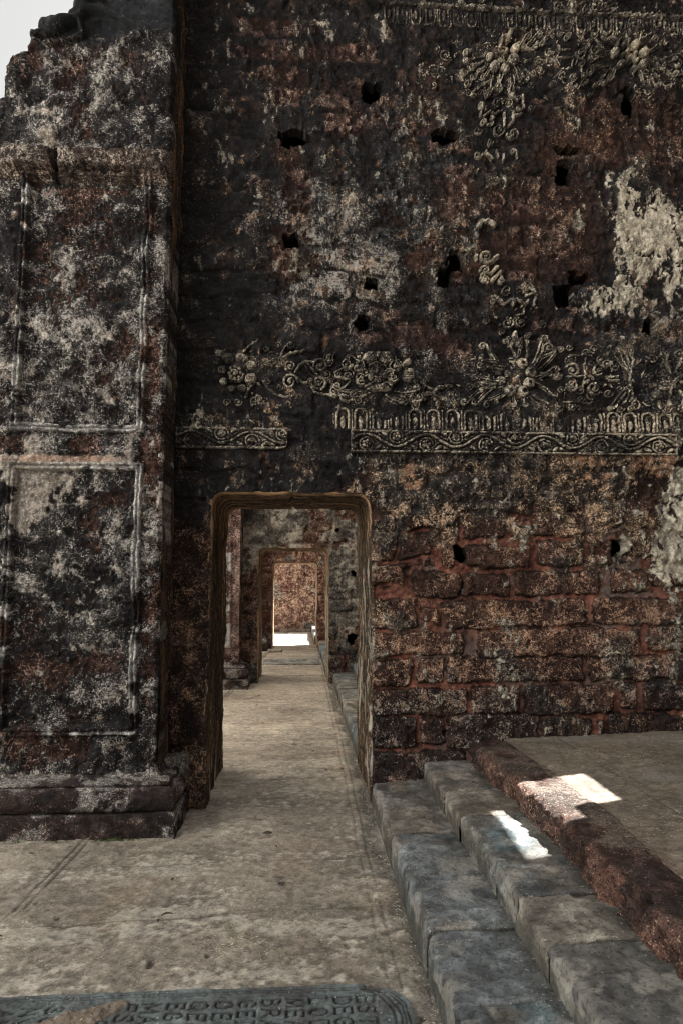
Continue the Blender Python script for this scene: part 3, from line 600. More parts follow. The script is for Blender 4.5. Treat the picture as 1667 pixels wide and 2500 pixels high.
def b_scroll(F):
    for x, y, r, a, d in [(930, 285, 62, 90, 1), (1240, 280, 74, 180, 1), (925, 445, 84, 0, -1), (1225, 450, 86, 200, -1), (1365, 490, 30, 0, 1), (1040, 570, 26, 0, 1), (940, 560, 34, 0, -1), (835, 220, 34, 0, 1)]: F.curl(ql(x, y), r * .236, a, 1.4, d, None, 0.028)
    F.tube([ql(985, 340), ql(1030, 270), ql(1080, 240), ql(1160, 235)], 4.5, 5, 0.028); F.dome(ql(1190, 235), 6, 0.036)
    F.tube([ql(1110, 245), ql(1160, 320), ql(1200, 360)], 4, 4, 0.026); F.tube([ql(1010, 400), ql(1050, 450), ql(1130, 460), ql(1180, 550), ql(1260, 575)], 4, 4, 0.026)
    F.tube([ql(660, 440), ql(700, 510), ql(780, 570), ql(880, 605), ql(950, 585)], 5, 4, 0.026); F.tube([ql(690, 250), ql(780, 200), ql(850, 195), ql(930, 150), ql(1070, 120)], 4, 4, 0.022)
    F.tube([ql(880, 80), ql(850, 130), ql(820, 190)], 3, 3, 0.022); F.tube([ql(1280, 575), ql(1380, 570), ql(1480, 490)], 4, 3, 0.024)
    rs = random.Random(3)
    for k in range(46): F.dome(ql(rs.uniform(520, 980), rs.gauss(650, 45)), rs.uniform(2.4, 4.6), rs.uniform(.010, .018))
def b_strip(F):
    F.tube([qv(205, 215), qv(235, 155), qv(330, 150), qv(420, 205)], 8, 6, 0.040)
    F.curl(qv(300, 660), 14, 140, 1.2, 1, 5.5, 0.048); F.tube([qv(240, 700), qv(320, 735), qv(400, 705), qv(455, 655)], 7, 7, 0.044); F.dome(qv(180, 660), 9, 0.024, 13)
    F.curl(qv(285, 850), 11, 180, 1.2, 1, 4.5, 0.04); F.tube([qv(250, 890), qv(370, 900), qv(455, 795)], 5, 6, 0.04); F.tube([qv(390, 980), qv(440, 930), qv(510, 860)], 7, 5, 0.04)
    F.curl(qv(290, 970), 9, 0, 1.2, -1, 4, 0.032); F.curl(qv(515, 985), 8, 0, 1.2, 1, 4, 0.034); F.tube([qv(240, 940), qv(330, 1010)], 5, 4, 0.03); F.tube([qv(500, 900), qv(550, 1000)], 5, 4, 0.03)
    for x, y, r, a, d in [(590, 1145, 66, 300, -1), (780, 1145, 62, 240, 1), (850, 1045, 42, 0, 1), (300, 1545, 62, 250, 1), (610, 1590, 84, 300, 1), (795, 1580, 74, 240, -1), (1090, 1615, 60, 260, 1), (400, 1270, 40, 0, 1), (520, 1720, 46, 0, -1), (580, 1825, 42, 0, 1), (805, 1825, 46, 0, -1),
                          (880, 1760, 40, 0, 1), (850, 1500, 24, 0, 1), (1080, 1790, 40, 0, 1)]: F.curl(qv(x, y), r * .1722, a, 1.3, d, None, 0.032)
    F.tube([qv(910, 1090), qv(960, 1100), qv(1010, 1190), qv(980, 1330)], 5, 4, 0.03); F.tube([qv(870, 1200), qv(950, 1170)], 5, 4, 0.03)
    F.dome(qv(690, 1280), 8, 0.034, 16); F.tube([qv(470, 1230), qv(560, 1310), qv(650, 1260)], 6, 4, 0.03); F.tube([qv(740, 1240), qv(860, 1330), qv(900, 1260)], 6, 4, 0.03)
    F.dome(qv(700, 1770), 6, 0.03, 14, 10); F.dome(qv(660, 1880), 8, 0.03, 8); F.dome(qv(745, 1890), 9, 0.03, 8); F.tube([qv(850, 1350), qv(840, 1440), qv(720, 1480)], 3, 3, 0.022)
    rs = random.Random(8)
    for k in range(16): F.dome(qv(rs.uniform(380, 1050), rs.uniform(1020, 1720)), rs.uniform(3, 6), rs.uniform(.012, .022))
def egg_band(z0, z1, u0, u1, unit, up, dens=1.0):
    """egg-and-dart: loops with an egg in each, a dart between"""
    def build(F):
        xa = on_plane(u0, 1000, D1)[0] if up else on_plane(u0, 50, D1)[0]; xb = on_plane(u1, 1000, D1)[0] if up else on_plane(u1, 50, D1)[0]
        inb = (F.X > xa) & (F.X < xb) & (F.Z > z0) & (F.Z < z1)
        F.H[inb] = 0.007
        n = int((xb - xa) / unit); h = z1 - z0; rs = random.Random(int(u0))
        e = 1 if up else -1; zm = (z0 + z1) / 2
        for k in range(n + 1):
            x = xa + (k + .5) * unit + rs.gauss(0, unit * .03); r = unit * 0.33
            top = zm + e * (h * .5 - r - .004); bot = zm - e * h * .48
            arc = [(x - r, bot)] + [(x - r * math.cos(a), top + e * r * math.sin(a)) for a in np.linspace(0, math.pi, 10)] + [(x + r, bot)]
            F.tubem(arc, unit * .085, unit * .085, 0.022)
            F.dm(x, (top + bot) / 2 - e * h * .03, unit * .15, 0.022, h * .36)
            F.tubem([(x + unit * .5, bot), (x + unit * .5, zm + e * h * .42)], unit * .075, unit * .055, 0.020)
        F.H *= np.where(inb, 1, 0) * (.45 + .55 * sstep(-1.3, 0, fbm(F.X, F.Z, 8, 4, 73)))
    return build
def vine_band(z0, z1, x0, x1, wl, seed, amp=1.0, roundend=False):
    def build(F):
        inb = (F.X > x0) & (F.X < x1) & (F.Z > z0) & (F.Z < z1)
        if roundend:
            r = 0.05; qx = np.maximum(F.X - x1 + r, 0); qz = np.maximum(np.abs(F.Z - (z0 + z1) / 2) - (z1 - z0) / 2 + r, 0); inb &= np.hypot(qx, qz) < r
        h = z1 - z0; zm = (z0 + z1) / 2 + h * .04
        F.H[inb] = 0.030 * amp
        B = F.H.copy(); F.H *= 0
        F.tubem([(x0, z1 - .010), (x1, z1 - .010)], .009, .009, .014)
        rs = random.Random(seed); n = int((x1 - x0) / wl * 2) + 1
        t = np.linspace(x0, x1, 160); F.tubem([(a, zm + h * .27 * math.sin(2 * math.pi * (a - x0) / wl)) for a in t], .0085, .0085, .022)
        for k in range(n):
            xc = x0 + wl * (0.25 + 0.5 * k); zc = zm - h * .16 * (1 if k % 2 == 0 else -1)
            if xc > x1 - .03: break
            kind = rs.choice([0, 1, 2])
            F.tubem([(xc + .046 * math.cos(a), zc + .043 * math.sin(a)) for a in np.linspace(0, 5.2, 22)], .006, .006, .018)
            if kind == 0:
                for a in range(5): F.dm(xc + .021 * math.cos(a * 1.257), zc + .021 * math.sin(a * 1.257), .014, .022)
                F.dm(xc, zc, .010, .03)
            elif kind == 1:
                F.dm(xc, zc, .032, .022)
                for a in range(9): F.dm(xc + .019 * math.cos(a * .7) * (a % 3) / 2, zc + .019 * math.sin(a * .7) * (a % 3) / 2, .009, .028)
            else:
                for a in (-.9, 0, .9): F.dm(xc + .02 * math.sin(a), zc + .012 * math.cos(a) - .004, .012, .022, .026, a)
            for e in (-1, 1): F.dm(xc + e * wl * .2, zc - e * .0 + h * .25 * (1 if k % 2 else -1) * .6, .028, .018, .012, .6 * e)
        F.tubem([(x0, z0 + .009), (x1, z0 + .009)], .008, .008, .010)
        ero = .35 + .65 * sstep(-1.2, .1, fbm(F.X, F.Z, 7, 4, seed + 70) + .5 * sstep(1.9, 2.5, F.X))
        F.H = np.where(inb, B + F.H * amp * ero, 0)
    return build
zf0, zf1 = 2.385, 2.545; ze1 = 2.712
xe = on_plane(856, 1090, D1)[0]
def broken_top(F):
    PX, PY = to_photo(F.X, D1, F.Z); n = fbm(F.X, F.Z, 9, 4, 55)
    cut = blobs(PX, PY, [(950, 1000, 42, 26, 1.0), (1345, 1002, 135, 23, 1.0), (1180, 1002, 30, 20, .8), (905, 1000, 10, 18, .5)])
    return cut + .12 * n < 0.5
carving('egg_and_dart_band', 800, 1790, 985, 1075, egg_band(zf1 + .006, ze1 - .008, 812, 1775, 0.130, True), keepfn=broken_top)
carving('vine_frieze', 845, 1790, 1035, 1130, vine_band(zf0, zf1, xe, XR - .6, 0.42, 2), 'long vine frieze over the doorway, pale at its right end')
carving('vine_frieze', 395, 720, 1030, 1120, vine_band(2.402, 2.552, -0.855, on_plane(703, 1080, D1)[0], 0.42, 5, 0.7, True), 'short blackened vine frieze with a rounded right end')
carving('carved_rosette', 1105, 1385, 760, 1010, b_rosette, 'acanthus rosette with five surviving round petals')
carving('scroll_medallion', 1330, 1560, 820, 1012, b_medallion, 'blackened scroll medallion right of the rosette')
carving('carved_shell', 1570, 1760, 840, 1012, b_shell)
carving('carved_face', 800, 1110, 845, 1010, b_face, 'turbaned face among fanned leaves and volutes')
carving('carved_flower', 515, 725, 820, 1005, b_flower, 'dark five-petalled flower near the pilaster')
carving('scrollwork', 605, 850, 835, 1000, b_scroll, 'volutes between the dark flower and the face')
carving('carved_strip', 1150, 1345, 520, 860, b_strip, 'broken scrolls climbing above the rosette')

def ground(seed, u0, u1, v0, v1, n):
    def build(F):
        rs = random.Random(seed)
        for k in range(n):
            p = (rs.uniform(u0, u1), rs.uniform(v0, v1)); r = rs.uniform(7, 14); d = rs.choice((-1, 1)); a = rs.uniform(0, 360); kind = rs.random()
            if kind < .5:
                F.curl(p, r, a, 1.25, d, r * .26, .015); b = math.radians(a)
                q = (p[0] + r * math.cos(b), p[1] + r * math.sin(b)); t_ = (-math.sin(b) * -d, math.cos(b) * -d)
                F.tube([q, (q[0] + t_[0] * r, q[1] + t_[1] * r), (q[0] + t_[0] * 1.9 * r + math.cos(b) * r * .6, q[1] + t_[1] * 1.9 * r + math.sin(b) * r * .6)], r * .26, r * .12, .014, .008)
            elif kind < .8: F.dome(p, r * .75, .014, r * .33, a)
            else: F.dome(p, r * .35, .016)
        PX, PY = to_photo(F.X, D1, F.Z)
        F.H *= sstep(-.9, .0, fbm(F.X, F.Z, 5, 4, seed + 60))
    return build
carving('frieze_ground', 560, 1700, 855, 1004, ground(41, 575, 1690, 868, 996, 330), hs_=1.0, base=.006)
carving('frieze_ground', 1000, 1700, 70, 245, ground(42, 1010, 1690, 82, 232, 260), hs_=1.0, base=.006)
# top of the wall: cornice with scrolls above, inverted egg-and-dart, frieze with two flowers and a pendant
def b_topflower(F):
    c = qt(1150, 250)
    for x, y, r in [(1195, 175, 38), (1260, 235, 40), (1258, 318, 40), (1045, 235, 36), (1090, 320, 30), (1190, 350, 30)]: F.dome(qt(x, y), r * .3297, 0.055, pw=.4)
    F.curl(qt(1098, 175), 13, 160, .9, 1, 5, 0.05, False)
    for x, y, r in [(1140, 222, 22), (1195, 240, 20), (1105, 245, 20), (1150, 295, 24), (1210, 285, 18)]: F.dome(qt(x, y), r * .3297, 0.045)
    for x, y, d in [(960, 125, 1), (1040, 112, 1), (1130, 95, 1), (1235, 105, 1), (1330, 115, 1), (1400, 140, 1), (1480, 250, 1), (1400, 300, -1), (1390, 345, -1), (1425, 485, -1), (1345, 470, -1), (1262, 460, -1), (990, 455, 1), (930, 470, 1), (890, 235, 1), (885, 330, -1), (880, 285, 1), (1480, 395, -1), (1510, 330, -1), (1030, 420, 1)]:
        F.rib(c, qt(x, y), 3.0, d, 7.5, 0.10, 0.026, 0.50)
def b_topblossom(F):
    c = qt(235, 250)
    F.curl(qt(240, 150), 13, 150, .85, 1, 5.5, 0.06, False)
    for x, y, r in [(312, 205, 38), (300, 290, 48), (238, 348, 42), (160, 335, 44), (120, 270, 30)]: F.dome(qt(x, y), r * .3297, 0.055, pw=.4)
    for x, y, r in [(200, 195, 18), (250, 215, 16), (200, 295, 26), (140, 262, 16)]: F.dome(qt(x, y), r * .3297, 0.05)
    F.dome(qt(278, 85), 7, 0.05)
    for x, y, d in [(395, 95, 1), (475, 85, 1), (570, 90, 1), (30, 235, -1), (-40, 215, -1), (10, 350, 1), (70, 375, 1), (-40, 300, 1), (20, 420, 1), (100, 415, 1), (-60, 400, 1), (-20, 470, 1), (130, 540, 1), (180, 480, -1), (215, 500, 1), (270, 525, -1), (380, 425, -1), (425, 400, -1), (345, 440, -1), (480, 270, 1), (470, 200, -1), (0, 520, -1), (310, 560, -1)]:
        F.rib(c, qt(x, y), 3.4, d, 7.5, 0.10, 0.026, 0.46)
def b_topscroll(F):
    for x, y, r, a, d in [(560, 225, 38, 0, 1), (800, 230, 40, 180, -1), (565, 308, 38, 0, -1), (800, 305, 36, 180, 1), (870, 370, 32, 90, 1), (740, 410, 30, 0, 1), (655, 410, 28, 0, -1), (590, 455, 28, 0, 1), (855, 182, 26, 0, 1), (690, 130, 26, 0, -1), (790, 85, 26, 0, 1), (640, 90, 24, 0, 1), (720, 470, 28, 0, 1), (820, 455, 26, 0, -1), (500, 360, 28, 0, 1), (860, 540, 16, 0, 1), (760, 480, 24, 0, 1), (895, 95, 26, 0, 1), (520, 160, 24, 0, 1), (430, 470, 24, 0, 1)]:
        F.curl(qt(x, y), r * .3297, a, 1.3, d, None, 0.026)
    for pts in [[(630, 265), (740, 266)], [(640, 205), (720, 203)], [(655, 345), (720, 343)], [(620, 150), (640, 200)], [(740, 285), (735, 335)], [(600, 260), (640, 320)], [(800, 130), (880, 146)], [(650, 85), (730, 95)], [(800, 350), (815, 400), (835, 415)], [(615, 270), (640, 225)], [(600, 410), (650, 370)], [(900, 120), (960, 200)]]:
        F.tube([qt(*p) for p in pts], 3, 3, 0.024)
def b_pendant(F):
    for x, y, r, a, d in [(180, 605, 38, 0, -1), (262, 605, 40, 180, 1), (340, 640, 26, 0, 1), (40, 805, 32, 0, 1), (300, 830, 46, 180, -1), (190, 800, 44, 0, 1), (130, 890, 22, 0, 1), (430, 640, 24, 0, 1), (300, 960, 26, 0, 1), (80, 745, 24, 0, -1), (40, 980, 30, 0, 1)]: F.curl(qt(x, y), r * .3297, a, 1.3, d, None, 0.03)
    F.dome(qt(65, 625), 10, 0.036, 13); F.dome(qt(100, 640), 8, .03, 8)
    for pts in [[(235, 660), (236, 770)], [(90, 690), (130, 660), (170, 680), (220, 655)], [(300, 670), (298, 740), (262, 772)], [(320, 690), (360, 680)], [(145, 690), (150, 750), (110, 760)], [(60, 690), (70, 640)], [(370, 540), (380, 640)], [(100, 960), (150, 1010)], [(180, 950), (190, 1000)], [(230, 980), (225, 1040)], [(320, 960), (325, 1010)], [(100, 560), (170, 480)], [(300, 560), (270, 500)]]:
        F.tube([qt(*p) for p in pts], 4.5, 3.5, 0.028)
def b_topband(F):
    rs = random.Random(12)
    for k in range(34):
        x = rs.uniform(0.55, 2.95); z = rs.uniform(5.83, 6.2)
        r = rs.uniform(.03, .06); a = rs.uniform(0, 6); d = rs.choice((-1, 1)); t = np.linspace(0, 1, 24)
        F.tubem([(x + r * (1 - .7 * q) * math.cos(a + d * q * 8), z + r * (1 - .7 * q) * math.sin(a + d * q * 8)) for q in t], r * .22, r * .16, .026); F.dm(x, z, r * .3, .03)
        F.tubem([(x + r, z), (x + r + .05, z + .03 * d), (x + r + .11, z)], .009, .006, .022)
carving('carved_rosette', 1425, 1667, 70, 235, b_topflower, 'high rosette with pale round petals at the right')
carving('carved_rosette', 1105, 1352, 70, 250, b_topblossom, 'high broken rosette above the hanging scroll pendant')
carving('scrollwork', 1285, 1465, 70, 250, b_topscroll, 'scrolls between the two high rosettes')
carving('scroll_pendant', 1135, 1312, 225, 415, b_pendant)
carving('scrollwork', 930, 1740, -90, 60, b_topband, 'scrolls on the topmost band under the wall head')
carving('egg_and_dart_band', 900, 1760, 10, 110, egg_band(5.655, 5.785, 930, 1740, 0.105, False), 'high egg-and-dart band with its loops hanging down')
def ledge(F):
    inb = (F.Z > 5.797) & (F.Z < 5.822 + .004 * fbm(F.X, F.Z, 6, 3, 5)) & (F.X > .62); F.H[inb] = .030
carving('cornice_ledge', 900, 1760, -20, 90, ledge)
V_, Q_ = join_boxes([box_quads(-.85, XR - .01, D1 - .62, D1 - .02, 6.32, 6.58), box_quads(-.85, XR - .01, D1 - .34, D1 - .02, 6.16, 6.315)])
mesh_np('shade_cornice', V_, Q_, M_LAT, wall1, {'Col': np.tile(np.float32(EC), (len(V_), 1)), 'Spk': np.tile(np.float32(ES), (len(V_), 1))})  # unseen cornice added above to shade the top of the wall

# ================================================================ PILASTERS
def moulded_base(parent, xl, xr, yf, yb, seed, mat, step=0.009):
    """plinth, torus, fillet and hollow swept round the front and the right side of a pilaster"""
    prof = [(0.150, -0.03), (0.150, 0.124), (0.146, 0.133), (0.138, 0.137), (0.100, 0.138), (0.098, 0.143)]
    prof += [(0.098 + 0.052 * math.sin(a), 0.209 - 0.072 * math.cos(a)) for a in np.linspace(0.25, math.pi - .3, 16)]
    prof += [(0.086, 0.279), (0.086, 0.283), (0.104, 0.285), (0.104, 0.305), (0.078, 0.308), (0.074, 0.313)] + [(0.072 - 0.064 * math.sin(a), 0.356 - 0.044 * math.cos(a)) for a in np.linspace(0.2, math.pi / 2, 7)] + [(-0.01, 0.362)]
    prof = np.array(prof); L = np.concatenate([[0], np.cumsum(np.hypot(*np.diff(prof, axis=0).T))])
    tt = np.linspace(0, L[-1], int(L[-1] / step)); O = np.interp(tt, L, prof[:, 0]); Zp = np.interp(tt, L, prof[:, 1])
    nu = int((xr - xl) / step); nv = int((yb - yf + .15) / step)
    rows = []
    for k in range(nu + nv + 1):
        if k <= nu: u = k / nu; x = xl + (xr + O - xl) * u; y = yf - O; nx, ny = 0 * O, 0 * O - 1
        else: u = (k - nu) / nv; x = xr + O; y = (yf - O) + (yb - yf + O) * u; nx, ny = 0 * O + 1, 0 * O
        if abs(k - nu) < 3: nx, ny = 0 * O + .7, 0 * O - .7
        rows.append(np.stack([x, y + 0 * O, Zp, nx, ny], -1))
    A = np.array(rows); s = np.cumsum(np.concatenate([[0], np.full(nu + nv, step)]))
    S, TT = np.meshgrid(s, tt, indexing='ij')
    joint = np.zeros_like(S); rs = np.random.RandomState(seed); z = A[..., 2]
    for lo, hi in ((-1, .14), (.14, .29)):
        x = 0.2
        while x < s[-1]:
            joint = np.maximum(joint, np.exp(-((S - x - .006 * fbm(S, TT, 9, 2, seed)) / .006) ** 2) * ((z > lo) & (z <= hi)) * rs.choice([.3, 1])); x += rs.uniform(.45, .8)
    h = 0.003 * fbm(S, TT, 3, 4, seed + 1) + 0.0025 * fbm(S, TT, 22, 4, seed + 2, .65) - 0.010 * joint
    chip = sstep(1.3, 2.2, fbm(S, TT, 4.5, 4, seed + 3)); h -= 0.007 * chip
    P = A[..., :3].copy(); P[..., 0] += A[..., 3] * h; P[..., 1] += A[..., 4] * h
    p = Paint(S.shape); n = fbm(S, TT, 7, 5, seed + 4); nf = fbm(S, TT, 26, 4, seed + 5, .65)
    p.layer(np.ones(S.shape, np.float32), np.float32((0.055, 0.040, 0.038)) * np.exp(.25 * n + .25 * nf)[..., None], (0.44, 0.32, 0.28), np.clip(0.30 + .1 * n, 0, 1))
    p.layer(sstep(.4, 1.4, fbm(S, TT, 4, 4, seed + 6)) * .7, BLACK, (0.35, .32, .3), np.clip(.2 + .1 * n, 0, 1))
    top = ((z > .13) & (z < .15)) | (z > .27)
    p.layer(sstep(.5, 1.3, n + .5 * nf + .75 * top + 0.9 * np.exp(-((S - .42) / .06) ** 2) * (z < .14)) * .8, (0.15, 0.147, 0.143), (0.6, 0.58, 0.55), 0.5)  # grey patches, with ledge tops painted lighter as if catching light
    p.layer(joint * .8, (0.012, 0.010, 0.010))
    return grid_mesh('moulded_base', P, p.attrs(), mat, parent)

def side_face(parent, x, ya, yb, z0, z1, seed, mat, step=0.012):
    ys = np.linspace(ya, yb, max(8, int((yb - ya) / step))); zs = np.arange(z0, z1, step * 1.5); Y, Z = np.meshgrid(ys, zs)
    n = fbm(Y * 4, Z * .5, 3, 5, seed, .65); n2 = fbm(Y, Z, 6, 4, seed + 1)
    p = Paint(Y.shape); one = np.ones(Y.shape, np.float32)
    p.layer(one, np.float32((0.036, 0.027, 0.022)) * np.exp(.3 * n)[..., None], (0.42, 0.30, 0.18), np.clip(.24 + .06 * n2, 0, 1), pit=.4)
    p.layer(sstep(.3, 1.2, n2 + (Z - 3) * .35) * .7, (0.012, 0.0105, 0.010))
    p.layer(sstep(.9, 1.6, n + .4 * n2) * .7, (0.13, 0.075, 0.04))
    h = .006 * n2 + .004 * n
    return np.stack([x + h, Y, Z], -1), p.attrs()

def pilaster_front(X, Z, PX, PY):
    """paint and relief of the near pilaster: two framed panels, band, ledge"""
    p = Paint(X.shape)
    nb = fbm(X, Z, 2.0, 5, 103); nm = fbm(X, Z, 6, 5, 104, .6); ns = fbm(X, Z, 14, 5, 105, .62); nf = fbm(X, Z, 28, 4, 106, .65); nd = fbm(X * 3, Z, 3, 5, 107); nx = fbm(X, Z, 45, 3, 108, .7)
    sd, bid, _ = random_blocks(X, Z, 131, 0.22, (.35, .6))
    one = np.ones(X.shape, np.float32)
    p.layer(one, .5 * (LAT_A * .8 + (LAT_B - LAT_A) * .6 * np.clip(bid + .2 * nm, 0, 1)[..., None]) * np.exp(.28 * nf)[..., None], (0.46, 0.32, 0.27), np.clip(.40 + .12 * ns, 0, 1))
    blk = sstep(.004, -.02, sd); p.h += .008 * blk
    # black skin with pale specks
    bk = 1.35 + .5 * nb + .45 * nm + .35 * ns + .25 * nf + blobs(PX, PY, [(372, 1400, 26, 900, -1.6), (200, 400, 400, 30, -1.2), (160, 240, 200, 60, -.4), (230, 150, 180, 40, -1.2), (60, 1510, 70, 60, -1.0), (270, 1590, 70, 60, -1.2), (100, 1640, 90, 40, -1.3), (200, 1085, 400, 24, -.9), (200, 1830, 300, 40, -.5), (250, 1250, 60, 60, -.9), (180, 470, 120, 14, -1.6)])
    mb = sstep(-.2, .4, bk + .3 * nx)
    p.layer(mb, BLACK * np.exp(.3 * nm + .2 * nf)[..., None], (0.42, 0.405, 0.38), np.clip(.33 + .12 * ns + .12 * nm + blobs(PX, PY, [(180, 800, 170, 250, .10), (180, 1700, 150, 80, .12), (40, 700, 30, 400, -.1)]), 0, 1), h=.006, pit=.8)
    # grey lime
    gl = -2.15 + .55 * nm + .3 * nb + .75 * ns + .7 * nf + blobs(PX, PY, [(130, 930, 150, 90, 1.7), (60, 1010, 90, 60, 1.0), (250, 950, 100, 90, .6), (200, 750, 150, 120, .5), (110, 1310, 90, 70, 1.5), (130, 1420, 120, 40, 1.3), (290, 1420, 60, 50, 1.5), (240, 1490, 70, 40, 1.4), (150, 1620, 60, 50, 1.5), (310, 1660, 50, 50, 1.3), (60, 1750, 40, 30, 1.4), (220, 1545, 30, 60, 1.0), (100, 275, 28, 30, 1.7), (265, 265, 40, 25, 2.0), (265, 340, 22, 40, 1.9), (110, 350, 20, 25, 1.2), (330, 1240, 40, 60, .7), (220, 560, 60, 40, .9)])
    mg = sstep(-.2, .45, gl + .4 * nx)
    p.layer(mg * .85, np.float32((0.056, 0.055, 0.053)) * np.exp(.5 * ns + .3 * nf)[..., None], (0.60, 0.58, 0.53), np.clip(.33 + .12 * ns, 0, 1), h=.005)
    # white lime at the head of the lower panel and along the mouldings
    wl_ = -1.9 + .5 * nm + .5 * nd + .25 * ns + blobs(PX, PY, [(80, 1190, 110, 75, 2.9), (120, 1130, 190, 18, 1.6), (250, 1150, 60, 40, .8), (60, 1080, 60, 20, 1.2), (60, 1270, 60, 40, 1.2)])
    mw = sstep(-.15, .25, wl_)
    p.layer(mw, np.float32((0.32, 0.29, 0.26)) * np.exp(-.3 * np.abs(ns))[..., None], (.7, .66, .6), .4, h=.004, pit=.6)
    pk = sstep(.3, 1, blobs(PX, PY, [(150, 1122, 200, 10, 1.3)]) + .3 * ns - .1) * sstep(330, 300, PX); p.layer(pk * .85, (0.34, 0.23, 0.18))
    # mouldings
    def rect(cx0, cx1, cz0, cz1): return np.maximum(np.maximum(cx0 - X, X - cx1), np.maximum(cz0 - Z, Z - cz1))
    for (x0, x1, z0, z1) in ((-1.815, -.985, .565, 2.235), (-1.815, -.985, 2.425, 4.165)):
        d = rect(x0, x1, z0, z1) + .003 * nm
        fr = sstep(-.052, -.044, d) * sstep(.002, -.004, d); gv = sstep(-.030, -.026, d) * sstep(-.018, -.022, d)
        p.h += .034 * fr - .022 * gv - .016 * sstep(-.050, -.058, d)
        wh = fr * sstep(-.1, .9, .6 * nm + .5 * ns + blobs(PX, PY, [(340, 1450, 30, 330, 1.2), (170, 1055, 220, 16, 1.5), (260, 1792, 120, 14, 1.4), (345, 1130, 20, 40, .6), (345, 900, 20, 120, .4), (200, 1130, 300, 16, .5)]) - .35)
        p.layer(wh * .85, (0.25, 0.25, 0.25), (.68, .68, .66), np.clip(.5 + .1 * ns, 0, 1))
        p.layer(sstep(-.050, -.056, d) * sstep(-.085, -.06, d) * .5, (0.02, .02, .021))
    band = sstep(2.29, 2.30, Z + .003 * nm) * sstep(2.40, 2.39, Z + .003 * nm); p.h += .012 * band
    # ledge: two thick stones with a dark gap
    gap = np.exp(-((PX - 141) / 6.5) ** 2)
    lg = sstep(4.155, 4.185, Z + .006 * nm) * sstep(4.315, 4.285, Z + .006 * nm)
    p.h += .090 * lg * (1 - gap) + .02 * sstep(4.09, 4.11, Z) * sstep(4.17, 4.15, Z) * (1 - gap)
    p.layer(lg * (1 - gap) * .8, np.float32((0.044, 0.035, 0.032)) * np.exp(.3 * nf)[..., None], (0.50, 0.44, 0.38), np.clip(.46 + .1 * ns, 0, 1))
    lo = sstep(4.085, 4.10, Z) * sstep(4.175, 4.16, Z) * (1 - gap); p.layer(lo * .8, np.float32((0.042, 0.031, 0.027)) * np.exp(.3 * nf)[..., None], (.46, .37, .29), np.clip(.4 + .1 * ns, 0, 1))
    p.layer(gap * sstep(4.08, 4.1, Z) * sstep(4.32, 4.3, Z), (0.01, .01, .01)); p.h -= .03 * gap * sstep(4.08, 4.1, Z) * sstep(4.32, 4.3, Z)
    # smooth dark crown
    cr = sstep(150, 60, PY + .14 * (PX - 200) * (PX > 200) + 14 * nm); p.layer(cr * .95, np.float32((0.014, 0.016, 0.019)) * np.exp(.2 * nm)[..., None], (.25, .22, .2), np.clip(.10 + .05 * ns, 0, 1)); p.p *= 1 - .8 * cr; calm = 1 - .75 * cr
    p.h += (.003 * nf + .008 * nm) * calm
    return p

PIL_X = -0.865; PIL_Y = 4.35
pil1 = thing('pilaster', 'nearest broad dark pilaster with two framed panels and a broken top against the sky', 'pilaster', (-1.4, 4.5, 0), 'pilasters standing left of the doorways')
xs = np.arange(-2.0, PIL_X + .002, 0.005); zs = np.arange(0.34, 5.95, 0.005)
FP = Field(xs, zs, PIL_Y); PPX, PPY = to_photo(FP.X, PIL_Y, FP.Z)
pp = pilaster_front(FP.X, FP.Z, PPX, PPY)
q3 = lambda x, y: (.306 * x, .306 * y)
# crown: an arched roll, bulging stones and the stepped broken edge
for pts, w, h in [([(260, 415), (420, 385), (560, 350), (680, 300), (640, 170), (700, 120), (850, 118), (950, 150), (1100, 230), (1250, 320), (1320, 410), (1380, 520)], 7, .05), ([(300, 320), (450, 270), (600, 190), (700, 110)], 14, .06), ([(600, 150), (690, 60), (800, 20)], 14, .06)]:
    FP.tube([q3(*a) for a in pts], w, w, h)
for x, y, rx, ry, h in [(450, 210, 170, 90, .05), (720, 60, 150, 90, .05), (150, 600, 110, 190, .05), (300, 360, 60, 60, .06), (850, 260, 200, 110, -.03)]:
    FP.dome(q3(x, y), rx * .306, h, ry * .306, mode='add', pw=1.0)
for x, y, a, b in [(1010, 300, 130, 60), (480, 470, 220, 60), (1080, 440, 140, 50), (450, 640, 150, 60)]: FP.dome(q3(x, y), a * .306, .022, b * .306, mode='add', pw=.3)
FP.H = FP.H * (1 - sstep(4.75, 4.70, FP.Z)) + pp.h
edge = sstep(PIL_X - .03, PIL_X, FP.X); FP.H -= .03 * edge ** 2 + .012 * edge * fbm(FP.X, FP.Z, 8, 4, 140)
SIL = [(-400, 236), (12, 238), (14, 190), (18, 165), (27, 148), (45, 133), (62, 127), (78, 126), (80, 108), (92, 95), (95, 70), (105, 52), (130, 42), (165, 41), (180, 40), (182, 12), (184, -60)]
sx = PPX; cut = np.interp(PPX, [a[0] for a in SIL], [a[1] for a in SIL]) + 1.0 * fbm(FP.X, FP.Z, 10, 3, 150)
keep = PPY > cut
kf = keep[:-1, :-1] & keep[1:, 1:] & keep[:-1, 1:] & keep[1:, :-1]
grid_mesh('shaft', np.stack([FP.X, PIL_Y - FP.H, FP.Z], -1), pp.attrs(), M_LAT, pil1, kf, (0, 0.42, 0))
sp_, sa_ = side_face(pil1, PIL_X, PIL_Y + .025, D1 + .02, .30, 5.94, 160, M_SUR)
grid_mesh('side_face', sp_, sa_, M_SUR, pil1)
moulded_base(pil1, -2.0, PIL_X, PIL_Y, D1 + .02, 170, M_LAT)

